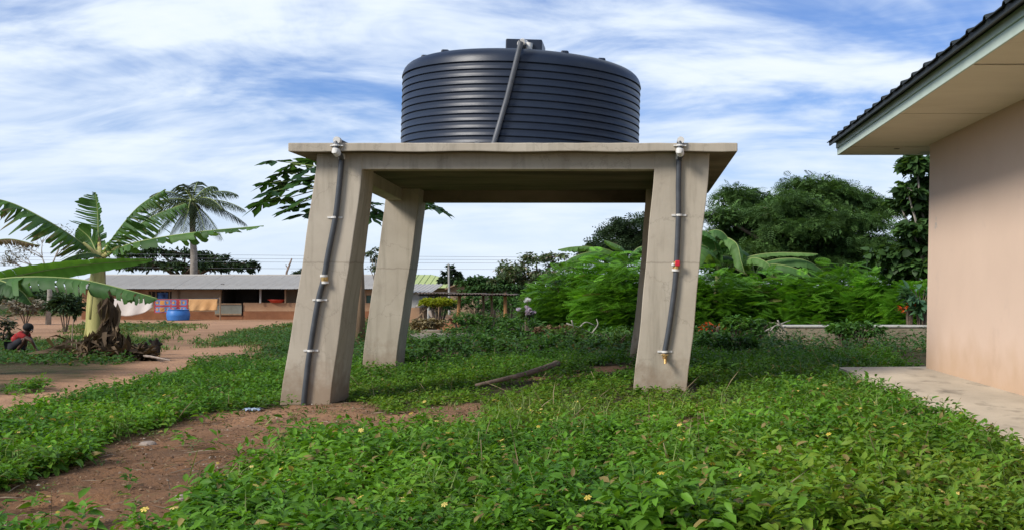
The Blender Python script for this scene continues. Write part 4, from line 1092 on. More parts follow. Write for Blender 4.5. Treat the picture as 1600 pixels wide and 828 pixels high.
# ------------------------------------------------------------------ coconut palm
YPm = 85.0
R_ = lambda x, y, d=0.0: P(x, y, YPm + d)
palm = thing('coconut_palm', (R_(302, 0).x, YPm + 0, -.7), 'tall coconut palm rising behind the zinc roofed mud house', 'palm tree')
MB().tube([(R_(302, 0).x, YPm, -.8), R_(303, 400), R_(301, 360), R_(301, 318)], [.32,.26,.22,.25], 12).obj('trunk', M['pale_bark'], palm, smooth=True)
def palm_frond(az, el, Lm, seed, droop):
    r = random.Random(seed)
    c0 = R_(301, 316)
    d = Vector((math.cos(az), math.sin(az), 0))
    pts = []
    for i in range(15):
        t = i / 14
        pts.append(c0 + d*(Lm*t*math.cos(el)*(1 - .10*t)) + Vector((0,0, Lm*(math.sin(el)*t - droop*t*t))))
    V, T, Cc = [], [], []
    base = len(V)
    n = 44
    pp = spline(pts, n)
    c = np.array((.030,.048,.016))*r.uniform(.75,1.4)
    for i in range(4, n):
        t = i/(n-1); tn = (pp[i] - pp[i-1]).normalized(); s_ = tn.cross(Vector((0,0,1)))
        if s_.length < .2: s_ = Vector((1,0,0))
        s_.normalize()
        Lf = 1.05*math.sin(math.pi*(.12 + .85*t))**.6
        for sd_ in (-1, 1):
            dirv = (s_*sd_*.8 + tn*.55 + Vector((0,0,-.25 - .3*r.random()))).normalized()
            p = pp[i]; m_ = p + dirv*Lf*.5; e = p + dirv*Lf + Vector((0,0,-.34*Lf))
            w_ = tn*.032
            b = len(V); V += [p - w_*.6, p + w_*.6, m_ + w_, m_ - w_, e]; T += [(b,b+1,b+2),(b,b+2,b+3),(b+3,b+2,b+4)]; Cc += [c*r.uniform(.7,1.3)]*5
    o = tri_mesh('frond', [tuple(v) for v in V], T, M['leaf_dull'], palm, np.array(Cc))
    MB().tube(pp[::3] + [pp[-1]], list(np.linspace(.06,.012,len(pp[::3])+1)), 5).obj('rachis', M['midrib'], o)
for k, (az, el, Lm, dr) in enumerate([(0.1,.62,4.6,.45),(3.0,.6,4.7,.45),(.5,1.0,3.6,.5),(2.6,.95,3.9,.52),(1.57,1.2,3.2,.4),(4.6,1.05,3.4,.5),(.0,.22,4.6,.35),(3.2,.20,4.9,.33),(.35,-.08,4.4,.30),(3.5,-.05,4.3,.32),
      (-.6,.35,4.5,.5),(3.9,.3,4.4,.5),(5.0,.2,3.6,.5),(4.3,.0,3.4,.5),(5.4,-.3,3.6,.42),(3.7,-.5,3.5,.3),(5.9,-.55,3.8,.25),(4.75,-.6,2.8,.3),(2.2,.2,4,.4),(1.2,.3,4,.4),(4.0,-.8,2.8,.2),(5.5,-.85,2.8,.2)]):
    palm_frond(az, el, Lm, k, dr)
m_ = MB()
for k in range(7): m_.ball(R_(301 + 9*math.cos(k*.9), 325 + 4*math.sin(k*1.7), .3*math.sin(k) - .2), .17, 8, 6)
m_.obj('coconut_cluster', M['bark'], palm, smooth=True)

# ------------------------------------------------------------------ papaya tree behind the left pillars
YA = 30.0
A_ = lambda x, y, d=0.0: P(x, y, YA + d)
pap = thing('papaya_tree', (A_(562, 0).x, YA, float(gz(A_(562,0).x, YA))), 'papaya tree with lobed leaves fanning out behind the left pillars', 'papaya tree')
MB().tube([(A_(563,0).x, YA, -.1), A_(563, 450), A_(561, 380), A_(556, 300), A_(552, 272)], [.14,.12,.10,.08,.05], 12).obj('trunk', M['timber'], pap, smooth=True)
def papaya_template():
    out = []
    lobes = 7
    for k in range(lobes):
        a = math.radians(-138 + 276*k/(lobes - 1)); R0 = .62 - .03*abs(k - 3)
        def pt(r, da): return (r*math.sin(a + da), r*math.cos(a + da))
        hw = .27
        out += [pt(.17, -.40), pt(.34, -hw*.75), pt(.40, -hw*1.25), pt(.47, -hw*.42), pt(R0, 0), pt(.47, hw*.42), pt(.40, hw*1.25), pt(.34, hw*.75)]
    V = [(0,0,0)] + [(x, y, -.22*(x*x + y*y) + .04*math.sin(5*math.atan2(x, y))) for x, y in out]
    T = [(0, i, i+1) for i in range(1, len(V) - 1)]
    return np.array(V), np.array(T)
pv, pt_ = papaya_template()
pal_me = []
for k in range(3):
    c = np.array([(.028,.075,.018),(.045,.11,.025),(.02,.055,.014)][k])
    o = tri_mesh('leaf', pv, pt_, M['leaf'], pap, np.tile(c, (len(pv), 1)) * (0.85 + .3*rng.random((len(pv),1))))
    pal_me.append(o.data); bpy.data.objects.remove(o)
for k, (px, py, d) in enumerate([(424,250,-.2),(452,256,.6),(478,262,-.7),(440,268,.2),(466,281,-.8),(412,286,.1),(436,290,.5),(462,296,-.5),(420,300,-.8),(404,317,.2),(432,314,-.4),(455,322,.5),(447,330,-.9),(474,310,-1.2),(486,276,-1.2),(470,338,-.4),
      (484,248,.4),(574,320,-.9),(590,330,.2),(582,343,-.5),(675,322,.3),(690,326,-.2),(655,318,-1),(640,312,.6),(520,262,-1),(610,285,.8),(565,345,.4),(497,330,.6)]):
    c0 = A_(555, 285 + 6*(k % 4)); tip = A_(px, py, d)
    dv = tip - c0
    o = link('leaf', pal_me[k % 3], pap)
    yaw = math.atan2(-dv.x, dv.y)
    yaw = math.atan2(dv.y, dv.x) - math.pi/2
    o.matrix_parent_inverse = Matrix.Translation(-Vector(pap.location))
    o.location = tip - dv.normalized()*.12
    o.rotation_euler = (random.uniform(-.55,-.05), random.uniform(-.3,.3), yaw + random.uniform(-.3,.3)); s_ = random.uniform(.85,1.15); o.scale = (s_,)*3
    mid = c0.lerp(tip, .5) + Vector((0,0,.14))
    MB().tube([c0, mid, tip - dv.normalized()*.12], [.024,.016,.010], 5).obj('leaf_stalk', M['midrib'], pap)

# ------------------------------------------------------------------ trees and shrubs
TL, TD, TF = T_leaf(), T_dia(), T_frond(5, .40, .09)
TB = T_leaf(.85, .05, .25)
def in_ball(N, shell=.5):
    d = rng.normal(size=(N, 3)); d /= np.linalg.norm(d, axis=1)[:, None]
    return d, (shell + (1 - shell)*rng.random(N)) ** 1.0
def tree(name, label, cat, Y, basepx, clumps, kind, n, L_, c1, c2, trunk=.2, group=None, bark='bark', depth=.9, extra=None, pe=0, mat_='leaf_dull', limbs=True, fill=0):
    bx = (basepx - CX)*Y/F; g = float(gz(bx, Y))
    t = thing(name, (bx, Y, g), label, cat, group)
    cs = [(P(px, py, Y + dd), rx*Y/F, ry*Y/F) for (px, py, rx, ry, dd) in clumps]
    zlow = min(c[0].z for c in cs)
    fork = Vector((bx, Y, g + max(.3, (zlow - g)*.75)))
    m_ = MB()
    m_.tube([(bx, Y, g - .15), (bx + trunk*.2, Y, (g + fork.z)/2), fork], [trunk*1.25, trunk, trunk*.8], 10)
    if limbs:
        for c, rx, ry in cs:
            mid = fork.lerp(c, .5) + Vector((0, 0, .12*(c - fork).length))
            m_.tube([fork, mid, c, c + Vector((rx*.3, 0, ry*.5))], [trunk*.5, trunk*.3, trunk*.16, .012], 6)
            for _ in range(4):
                q = Vector((random.uniform(-1,1)*rx*.8, random.uniform(-1,1)*rx*.7, random.uniform(-.5,.9)*ry*.8))
                m_.tube([c, c + q*.5 + Vector((0,0,.05)), c + q], [trunk*.14, trunk*.1, .008], 5)
    m_.obj('trunk', M[bark], t, smooth=True)
    cl_ = Cloud()
    vol = np.array([rx*ry*rx for _, rx, ry in cs]) ** .75; ns = (n*vol/vol.sum()).astype(int) + 5
    for (c, rx, ry), k in zip(cs, ns):
        # leaves gather in tufts: secondary centres on the clump's outside
        nt_ = max(4, k // 26)
        d, r = in_ball(nt_, .55)
        d[:, 2] = np.where(d[:, 2] < -.35, -d[:, 2]*.6, d[:, 2])
        tc_ = np.array(c)[None] + d*r[:, None]*np.array((rx, rx*depth, ry))
        which = rng.integers(0, nt_, k)
        tr_ = .30*min(rx, ry) + .12*L_
        off = rng.normal(0, 1, (k, 3))*tr_*np.array((.75,.75,.42))
        pos = tc_[which] + off
        out = pos - np.array(c)
        yaw = np.arctan2(out[:, 1], out[:, 0]) - math.pi/2 + rng.normal(0, .9, k)
        pitch = rng.normal(-.15, .45, k)
        tone = rng.random(nt_)[which][:, None]
        cc = cols(k, c1, c2, .3, extra, pe)*(.75 + .5*tone)
        tm = {'oval': TL, 'dia': TD, 'frond': TF, 'broad': TB}[kind]
        cl_.add(tm, pos, yaw, pitch, rng.normal(0, .5, k), L_*rng.uniform(.6, 1.25, k), cc)
        if fill:                                   # small leaves that close the inside of the clump
            kf = int(k*fill); d, r = in_ball(kf, .15)
            pf = np.array(c)[None] + d*(r[:, None]*.88)*np.array((rx, rx*depth, ry)) + rng.normal(0, .06, (kf, 3))
            cl_.add(TD, pf, rng.random(kf)*6.28, rng.normal(-.1,.5,kf), rng.normal(0,.5,kf), L_*rng.uniform(.45,.8,kf), cols(kf, c1, c2, .3))
    cl_.obj('crown', M[mat_], t)
    return t
DK, MDG = (.018,.042,.014), (.045,.10,.03)
tree('shade_tree', 'big dark green tree with layered feathery crown left of the pink house', 'tree', 48, 1250,
     [(1150,312,40,22,1),(1130,340,34,18,-1),(1180,345,50,26,0),(1205,318,32,20,1.5),(1262,296,42,22,.5),(1300,305,50,24,0),(1232,330,52,28,-1.5),(1290,345,60,30,-1),(1340,318,44,22,1),(1372,326,34,16,0),(1350,350,46,20,-1),(1392,330,22,12,.6),(1150,375,60,26,1),(1235,385,70,28,.5),(1310,385,52,24,0),(1370,385,34,18,0),(1330,415,60,22,1),(1120,405,50,26,1),(1160,430,60,20,2),(1290,420,70,26,-1),(1350,385,40,22,-1.5),(1200,400,60,26,-1.5),(1260,365,70,24,-2),(1240,425,90,22,1),(1400,415,40,20,1)],
     'frond', 19000, .42, (.036,.08,.02), (.105,.195,.05), .38, fill=1.3)
tree('teak_tree', 'tree with big round dark leaves close beside the pink house', 'tree', 31, 1452,
     [(1432,262,26,16,0),(1448,290,22,18,.4),(1418,300,16,12,-.4),(1440,325,24,18,0),(1405,318,14,8,.2),(1452,350,24,20,.3),(1425,360,26,16,-.3),(1450,385,26,18,0),(1420,395,30,18,.2),(1385,402,28,14,0),(1440,420,34,18,-.2),(1400,430,30,14,.4)],
     'broad', 3400, .27, (.03,.065,.02), (.075,.15,.038), .14, fill=.8, bark='pale_bark', mat_='leaf')
tree('whitish_flowering_tree', 'small grey-green tree speckled with pale blossom behind the thicket', 'tree', 62, 840,
     [(800,420,26,14,0),(838,408,30,13,.5),(868,402,24,10,0),(825,430,44,16,-.5),(880,420,30,16,.3),(790,436,26,12,0),(850,440,44,16,0)],
     'dia', 4200, .26, (.05,.085,.03), (.12,.16,.07), .2, extra=(.38,.33,.26), pe=.12)
tree('feathery_tree', 'dark sparse tree with horizontal sprays behind the thicket', 'tree', 44, 965,
     [(985,352,22,10,0),(965,366,28,10,.4),(1000,372,24,12,0),(948,384,26,9,-.3),(985,390,36,12,0),(1010,350,16,10,.3),(930,400,22,8,0),(1020,380,20,20,0)],
     'frond', 2000, .5, (.025,.05,.02), (.05,.085,.035), .16)
tree('conical_tree', 'small dark conical tree behind the thin pole', 'tree', 95, 704,
     [(703,419,6,4,0),(708,424,8,4,.3),(701,428,10,4,0),(715,428,8,3,.5),(708,434,16,4,0),(699,437,14,4,-.3),(704,441,22,4,0)],
     'dia', 1600, .36, (.012,.026,.012), (.03,.055,.022), .15)
for k, (px, py, rx, ry, Y, lab) in enumerate(((745,442,26,9,78,'low rounded green tree right of the conical tree'),(790,440,26,10,82,'rounded green tree between the conical tree and pale flowering tree'),(770,452,40,8,70,'spreading green bush above the shed roof'))):
    tree('round_tree', lab, 'tree', Y, px, [(px - rx*.5, py + 2, rx*.7, ry*.8, 0), (px + rx*.5, py, rx*.7, ry, .5), (px, py - ry*.4, rx*.6, ry*.7, -.5)], 'dia', 1800, .32, (.025,.06,.016), (.055,.12,.03), .16, 'trees behind the shed')
tree('umbrella_tree', 'wide flat-topped dark tree behind the zinc roof of the mud house', 'tree', 92, 285,
     [(215,402,34,12,0),(250,396,30,10,.5),(290,398,34,10,0),(330,405,30,9,0),(235,418,60,12,0),(300,418,56,12,-1),(350,415,36,8,0),(385,413,22,5,0),(375,422,30,7,0),(402,418,12,3,0)],
     'dia', 5600, .42, (.016,.034,.013), (.045,.08,.028), .35)
tree('wispy_tree', 'pale sparse tree seen between the two left pillars', 'tree', 58, 588,
     [(580,400,12,8,0),(592,412,12,8,.3),(578,420,12,8,0),(596,430,10,7,0),(586,392,8,5,0)], 'dia', 500, .22, (.05,.075,.035), (.10,.13,.065), .09, bark='pale_bark')
tree('roadside_tree', 'small sparse tree showing above the zinc roof left of the stand', 'tree', 96, 472, [(470,428,12,5,0),(482,424,12,6,0),(458,433,10,3,0)], 'dia', 420, .3, (.015,.03,.012), (.035,.06,.022), .12)
# grey nearly leafless tree at far left
YK = 60.0
t = thing('bare_tree', ((60 - CX)*YK/F, YK, -.5), 'grey nearly leafless tree behind the left banana leaves', 'tree')
m_ = MB(); tips = []
def branch(p, d, L_, r, dep):
    e = p + d*L_
    m_.tube([p, p.lerp(e, .5) + Vector((random.uniform(-.08,.08),0,random.uniform(-.05,.1)))*L_, e], [r, r*.8, r*.55], 5)
    if dep == 0: tips.append(e); return
    for _ in range(3 if dep > 1 else 3):
        nd_ = (d + Vector((random.uniform(-.9,.9), random.uniform(-.7,.7), random.uniform(-.35,.5)))).normalized()
        branch(e, nd_, L_*random.uniform(.55,.8), r*.55, dep - 1)
x0_ = (75 - CX)*YK/F
m_.tube([(x0_, YK, -.7), (x0_ + .1, YK, 1.2), (x0_, YK, P(75, 425, YK).z)], [.16,.13,.10], 8)
st_ = Vector((x0_, YK, P(75, 425, YK).z))
for dv in ((-.9,.1,.35),(-.5,.4,.7),(.4,-.2,.6),(.9,.2,.35),(-.95,-.3,.15)): branch(st_, Vector(dv).normalized(), 1.05, .06, 3)
m_.obj('trunk', M['grey_wood'], t, smooth=True)
cl_ = Cloud(); tp = np.array([tuple(x) for x in tips]); N = 700
pos = tp[rng.integers(0, len(tp), N)] + rng.normal(0, .12, (N, 3))
cl_.add(TD, pos, rng.random(N)*6.28, rng.normal(0,.5,N), rng.normal(0,.5,N), rng.uniform(.1,.2,N), cols(N,(.08,.085,.06),(.16,.16,.11)))
cl_.obj('crown', M['leaf_dull'], t)
# distant belt of trees that closes the horizon
cl_ = Cloud()
for (x0_, x1_, Y, top, n_) in ((-700, 660, 140, 440, 9000), (700, 1500, 120, 436, 6500), (1400, 2600, 70, 425, 5000), (-1500, -300, 90, 428, 4000)):
    xs_ = rng.uniform(x0_, x1_, n_); xw_ = (xs_ - CX)*Y/F
    ht = (CY + 4 - top)*Y/F + 1.2
    hh = (.55 + .45*np.abs(np.sin(xw_*.33) + .5*np.sin(xw_*.9 + 2)))*ht
    pos = np.stack([xw_, Y + rng.uniform(0, 8, n_), -.9 + hh*np.sqrt(rng.random(n_))], 1)
    cl_.add(TD, pos, rng.random(n_)*6.28, rng.normal(-.1,.5,n_), rng.normal(0,.5,n_), rng.uniform(.5,1.1,n_), cols(n_,(.025,.05,.018),(.055,.10,.035)))
tag(cl_.obj('distant_woodland', M['leaf_dull']), 'far low belt of trees along the horizon', 'woodland', kind='stuff')

# bright feathery shrubs that make the thicket
TFe = T_frond(10, .40, .055, .18, .05)
def feathery(px, Y, top, rpx, label, n=1150):
    top = top - 5 + 6*math.sin(px*.7); tv = .90 + .15*math.sin(px*1.9)
    x = (px - CX)*Y/F; g = float(gz(x, Y)); r = rpx*Y/F; h = EYE - (top - CY)*Y/F - g
    t = thing('feathery_shrub', (x, Y, g), label, 'shrub', 'feathery shrubs of the thicket')
    m_ = MB()
    for k in range(7):
        q = k*.9; tip = Vector((x + r*.75*math.cos(q), Y + r*.6*math.sin(q), g + h*(.7 + .2*math.sin(k*2.1))))
        m_.tube([(x + .08*math.cos(q), Y + .08*math.sin(q), g - .05), Vector((x, Y, g)).lerp(tip, .5) + Vector((0,0,.15)), tip], [.03,.022,.008], 5)
    m_.obj('stem', M['bark'], t)
    s = rng.random(n)**.75; q = rng.random(n)*6.283; rr_ = np.sqrt(rng.random(n))
    lump = 1 + .30*np.sin(3*q + px) + .18*np.sin(7*q + 2*px)
    prof_ = np.sqrt(np.clip(1 - ((s - .5)/.56)**2, .08, 1))
    topn = np.sin(s*3.1416*.5)
    pos = np.stack([x + r*lump*prof_*rr_*np.cos(q), Y + r*.8*lump*prof_*rr_*np.sin(q), g + h*(s**.9)*(1 - .30*rr_**2 + .16*np.sin(5*q + px)) + .06*np.sin(9*q)], 1)
    yaw = q - math.pi/2 + rng.normal(0, .8, n)
    cc = cols(n, (.082,.225,.02), (.175,.395,.035), .3, (.2,.17,.07), .015)*tv
    cl_ = Cloud().add(TFe, pos, yaw, rng.normal(.10,.28,n), rng.normal(0,.25,n), rng.uniform(.3,.6,n), cc)
    cl_.obj('foliage', M['leaf'], t)
for px, Y, top, r, lab in ((862,35,446,46,'bright feathery shrub at the left end of the thicket, beside the lavender blossom'),(902,33,424,55,'bright feathery shrub second from the thicket\'s left end'),(950,32,413,58,'tall bright feathery shrub just left of the front right pillar'),(985,30.5,430,45,'feathery shrub low behind the front right pillar'),
      (1055,32,440,50,'feathery shrub hidden mostly behind the front right pillar'),(1120,32,440,58,'bright feathery shrub just right of the front right pillar'),(1185,33,438,60,'bright feathery shrub under the arching banana leaves'),(1250,32.5,436,62,'bright feathery shrub below the long low banana leaf'),(1318,33,432,60,'tallest bright feathery shrub right of the banana plants'),(1380,32,440,50,'bright feathery shrub below the round-leaved tree'),(1430,30,446,36,'feathery shrub nearest the pink house wall')):
    feathery(px, Y, top, r, lab)
# broad-leaved plant by the house wall, yellow hedge, dark bush, undergrowth bushes
def bush(name, label, cat, Y, px, base, rx, ry, n, L_, c1, c2, kind='oval', extra=None, pe=0, group=None, mat_='leaf'):
    x = (px - CX)*Y/F; g = float(gz(x, Y)); c0 = P(px, base - ry, Y)
    t = thing(name, (x, Y, g), label, cat, group)
    r, h = rx*Y/F, ry*Y/F
    m_ = MB()
    for k in range(8):
        q = k*.79
        m_.tube([(x + .04*math.cos(q), Y + .04*math.sin(q), g - .05), (x + r*.35*math.cos(q), Y + r*.3*math.sin(q), c0.z - h*.2), (x + r*.75*math.cos(q), Y + r*.6*math.sin(q), c0.z + h*.45)], [.025,.018,.006], 5)
    m_.obj('stem', M['bark'], t)
    nt_ = max(6, n // 14); d, rad = in_ball(nt_, .45)
    tc_ = np.array(c0)[None] + d*rad[:, None]*np.array((r, r*.8, h)); w_ = rng.integers(0, nt_, n)
    pos = tc_[w_] + rng.normal(0, .16, (n, 3))*min(r, h)
    pos[:, 2] = np.maximum(pos[:, 2], g + .02)
    out = pos - np.array(c0)
    Cloud().add({'oval': TL, 'dia': TD, 'frond': TF}[kind], pos, np.arctan2(out[:,1], out[:,0]) - math.pi/2 + rng.normal(0,.8,n), rng.normal(.05,.4,n), rng.normal(0,.4,n), L_*rng.uniform(.6,1.2,n), cols(n, c1, c2, .3, extra, pe)).obj('foliage', M[mat_], t)
    return t
bush('papaya_sapling', 'bluish green broad-leaved plant against the edge of the pink house', 'plant', 27, 1440, 492, 26, 28, 160, .34, (.05,.12,.06), (.10,.20,.11))
bush('yellow_hedge', 'clipped yellow-green hedge growing in front of the open shed', 'hedge', 48.0, 682, 477, 28, 5.5, 2600, .15, (.20,.26,.02), (.36,.38,.03), 'dia')
for px, Y, rx, lab in ((690,62,34,'green bush behind the left half of the open shed'),(745,63,36,'green bush behind the middle of the open shed'),(795,61,30,'green bush behind the right end of the open shed')):
    bush('green_bush', lab, 'bush', Y, px, 486, rx, 13, 900, .24, (.04,.10,.025), (.08,.18,.04), 'oval', group='bushes behind the shed', mat_='leaf_dull')
bush('dark_bush', 'dark low bush left of the tall banana stem', 'bush', 45, 102, 494, 26, 15, 700, .28, (.015,.032,.013), (.045,.08,.03), 'oval', mat_='leaf_dull')
bush('scrub_bush', 'grey brown scrubby bush at the far left edge of the yard', 'bush', 34, 2, 545, 22, 28, 420, .22, (.03,.055,.022), (.10,.10,.06), 'oval', (.2,.17,.13), .25, mat_='leaf_dull')
for px, Y, base, rx, ry, lab in ((770,31,520,40,15,'leafy weed bush behind the fallen branch'),(815,28,530,46,17,'broad weed bush left of the brown brush heap'),(730,36,508,30,9,'low weed bush beside the concrete pad'),(1180,26,525,34,13,'weed bush at the left end of the low wall'),
      (1000,25,540,40,10,'weed bush at the foot of the rear right pillar'),(1100,17.2,592,50,13,'dark leafy weed bush right of the front right pillar foot'),(1140,22,545,50,12,'weed bush between the front right pillar and low wall'),(1345,25.5,528,40,12,'weed bush spilling over the low wall'),(650,21.5,572,32,13,'weed bush hugging the rear left pillar foot'),(570,22,585,22,12,'weed bush left of the rear left pillar foot')):
    bush('weed_bush', lab, 'bush', Y, px, base, rx, ry, 620, .15, (.04,.10,.022), (.085,.19,.04), 'oval', group='weed bushes behind the stand')
for k in range(13):
    px = [655,690,722,748,782,806,850,884,910,938,962,700,830][k]; Y = [27,25,28.5,24,26.5,24,23.5,25.5,24,27,24.5,23,29][k]
    x = (px - CX)*Y/F; base = CY + F*(EYE - float(gz(x, Y)))/Y
    lab = ['leafy clump just right of the rear left pillar','second leafy clump right of the rear left pillar','leafy clump below the right end of the concrete pad','leafy clump right behind the thin end of the fallen branch','leafy clump beyond the middle of the fallen branch','leafy clump just behind the middle of the fallen branch','leafy clump behind the thick end of the fallen branch','leafy clump below the bleached forked twigs','leafy clump right of the fallen branch end','leafy clump beneath the tall thicket shrub','leafy clump nearest the rear right pillar','low leafy clump between rear left pillar and fallen branch','leafy clump below the lavender blossom'][k]
    bush('weed_clump', lab, 'weeds', Y, px, base - 4, 24 + 7*(k % 3), 11 + 3*(k % 4), 420, .13, [(.045,.12,.022),(.06,.13,.03),(.035,.09,.022)][k % 3], [(.10,.22,.04),(.12,.20,.05),(.08,.17,.035)][k % 3], 'oval', group='leafy clumps behind the stand')
for px, base, lab in ((1318,522,'green bush draping over the middle of the low wall'),(1150,516,'bright weed bush below the thicket, left of the pale twigs')):
    bush('weed_bush', lab, 'bush', 25.9, px, base, 26, 10, 480, .14, (.05,.135,.022), (.12,.25,.04), 'oval', group='weed bushes behind the stand')
bush('grey_scrub', 'heap of pale dry scrub on the yard left of the dark bush', 'scrub', 60, 40, 492, 34, 13, 700, .3, (.16,.14,.10), (.28,.25,.19), 'dia', mat_='dry')
bush('orange_flower_plant', 'plant with orange flowers before the thicket right of the pillar', 'plant', 27, 1115, 516, 22, 6, 260, .12, (.04,.09,.03), (.07,.14,.04), 'oval', (.65,.10,.03), .45)
bush('orange_flower_plant', 'plant with orange flowers near the pink house corner', 'plant', 27, 1421, 489, 13, 7, 160, .12, (.04,.09,.03), (.07,.14,.04), 'oval', (.65,.12,.03), .45)
# ------------------------------------------------------------------ weeds
def in_px(x, y, z):
    return CX + F*x/y, CY + F*(EYE - z)/y
def plants(N, xr, yr, keep, hgt, nl, L_, tmpl, c1, c2, name, label, dens=None, flower=None, extra=None, pe=0, spread=1.0, patch=None):
    x = rng.uniform(*xr, N); y = rng.uniform(*yr, N)
    k = keep(x, y); x, y = x[k], y[k]
    N = len(x); g = gz(x, y)
    h = hgt(x, y)*rng.uniform(.6, 1.3, N)
    nlv = rng.integers(nl[0], nl[1], N)
    idx = np.repeat(np.arange(N), nlv)
    first = np.concatenate([[0], np.cumsum(nlv)[:-1]])
    j = np.arange(len(idx)) - first[idx]; M_ = len(idx)
    t = (j + .6)/nlv[idx]
    az = rng.random(N)*6.28; la = rng.random(N)*.35
    yaw = az[idx] + j*2.4 + rng.normal(0, .35, M_)
    lx = np.cos(az)[idx]*la[idx]*h[idx]*t; ly = np.sin(az)[idx]*la[idx]*h[idx]*t
    rad = h[idx]*spread*(.35*(1 - t) + .05)*rng.random(M_)
    pos = np.stack([x[idx] + lx - np.sin(yaw)*rad, y[idx] + ly + np.cos(yaw)*rad, g[idx] + h[idx]*(.15 + .85*t)], 1)
    pitch = rng.normal(.05, .33, M_) + .45*(t > .85)
    Lf = L_(x, y)[idx]*rng.uniform(.65, 1.25, M_)*(1.05 - .35*t)
    tone = rng.random(N)
    ptc = .5 + .5*wob(x, y, .9)*.6 + .4*(tone - .5)
    a, b = np.array(c1), np.array(c2)
    cc = a[None]*(1 - np.clip(ptc, 0, 1))[:, None] + b[None]*np.clip(ptc, 0, 1)[:, None]
    cc = cc[idx]*(.72 + .56*rng.random((M_, 1)))
    if patch is not None:
        w_, pc = patch(x, y)
        w_ = w_[idx][:, None]*rng.random((M_, 1)); cc = cc*(1 - w_) + np.array(pc)*w_
    if extra is not None:
        m = rng.random(M_) < pe; cc[m] = np.array(extra)*(.6 + .7*rng.random((m.sum(), 1)))
    o = Cloud().add(tmpl, pos, yaw, pitch, rng.normal(0, .35, M_), Lf, cc).obj(name, M['leaf'])
    tag(o, label, 'weeds', kind='stuff')
    return x, y, g, h
def house_free(x, y):
    return ~((x > np.interp(y, [e[1] for e in ex[::-1]], [e[0] for e in ex[::-1]]) - .02 + .1*wob(y*3, x, 1) - .28*sstep(12.5, 15.5, y)) & (y < 17.6 + .5))
def col_free(x, y):
    r = np.ones(x.shape, bool)
    for (xa, xb, ya, yb) in ((-5.0,-4.1,14.55,15.7),(-.2,.75,14.6,15.7),(-5.2,-4.4,19.95,20.8),(-.3,.6,19.95,20.8)):
        r &= ~((x > xa) & (x < xb) & (y > ya) & (y < yb))
    return r
def vis(x, y, mx=120):
    px, py = in_px(x, y, gz(x, y)); return (px > -mx) & (px < 1600 + mx)
def zone_low(x, y):                               # trampled strip round the front pillars
    px, py = in_px(x, y, gz(x, y))
    w = sstep(-60, -10, -np.abs(py - 636)) * sstep(420, 520, px) * (1 - sstep(1120, 1260, px))
    return w
_bg = [G(*q) for q in ((735,622),(800,614),(880,592),(880,574),(830,588),(740,606))]
def branch_gap(x, y): return inside(_bg, x, y) & (rng.random(x.shape) > .25)
def hn(x, y):
    px, py = in_px(x, y, gz(x, y))
    h = .22 + .07*wob(x, y, .8) + .085*wob(y, x, 2.6)
    h = h*(1 - .62*zone_low(x, y))
    h = np.where(px < 470, h*.85, h)
    return np.clip(h, .04, .4)
def edge_soft(x, y, p, h=.16):
    far = EYE/(EYE - h*np.where(y > 24, .9, .8))
    far = np.where(y > 21, EYE/(EYE - .05), far)
    return ~(soil_mask(x, y) | soil_mask(x*far, y*far) | soil_mask(x*(1+far)/2, y*(1+far)/2)) | (rng.random(x.shape) < p)
def olive(x, y):
    px, py = in_px(x, y, gz(x, y))
    w = np.clip(sstep(1000, 1350, px)*sstep(690, 780, py)*.8 + zone_low(x, y)*.55 + .35*(wob(x, y, 1.7) > .55), 0, 1)
    return w, (.22,.29,.035)
keep_n = lambda x, y: vis(x, y) & house_free(x, y) & col_free(x, y) & edge_soft(x, y, .012) & (rng.random(x.shape) > .35*zone_low(x, y)) & (wob(x + 3, y, 4.1) + .8*wob(y, x, 2.2) > -.82) & ~branch_gap(x, y)
fx, fy, fg, fh = plants(15000, (-7.5, 4.6), (5.8, 13.2), keep_n, hn, (8, 15), lambda x, y: .112 + .030*wob(x, y, .7) - .046*zone_low(x, y), T_leaf(.50,.10,.22), (.045,.135,.014), (.155,.325,.026), 'weeds', 'lush broad-leaved green weeds covering the foreground', extra=(.26,.20,.07), pe=.045, patch=olive)
plants(15500, (-9.5, 4.6), (13.2, 22), keep_n, lambda x, y: hn(x, y)*.85, (7, 12), lambda x, y: .10 - .02*zone_low(x, y) + 0*x, T_dia(.50,.09,.2), (.040,.12,.015), (.12,.265,.026), 'weeds', 'green weeds around and under the concrete stand', extra=(.22,.20,.06), pe=.02, patch=olive)
def hf(x, y):
    px, py = in_px(x, y, gz(x, y))
    h = np.where(px < 470, .16, .40 + .16*wob(x, y, .6))
    return np.clip(h*(1 - .5*(px < 240)*(py < 560)), .05, .5)
keep_f = lambda x, y: vis(x, y) & house_free(x, y) & edge_soft(x, y, .004) & ~((y > 26.2) & (y < 26.9) & (x > 3.3)) & ~((y > 31) & (y < 36.2) & (x > -7.7) & (x < -5))
plants(13500, (-22, 12), (22, 44), keep_f, hf, (6, 11), lambda x, y: .13 + 0*x, T_dia(.5,.08,.2), (.032,.085,.020), (.075,.165,.034), 'weeds', 'low dense weeds between the stand and the thicket', extra=(.17,.12,.06), pe=.04)
plants(11000, (-60, 34), (44, 110), lambda x, y: vis(x, y, 200) & edge_soft(x, y, .0) & ~((y > 72) & (y < 82) & (x < -15)) & ~((y > 91) & (y < 110) & (x > -26) & (x < -14)), lambda x, y: .22 + 0*x, (5, 8), lambda x, y: .26 + 0*x, T_dia(.5,.08,.2), (.035,.085,.022), (.085,.16,.04), 'weeds', 'far rough grass and weeds towards the houses', extra=(.2,.14,.07), pe=.06)
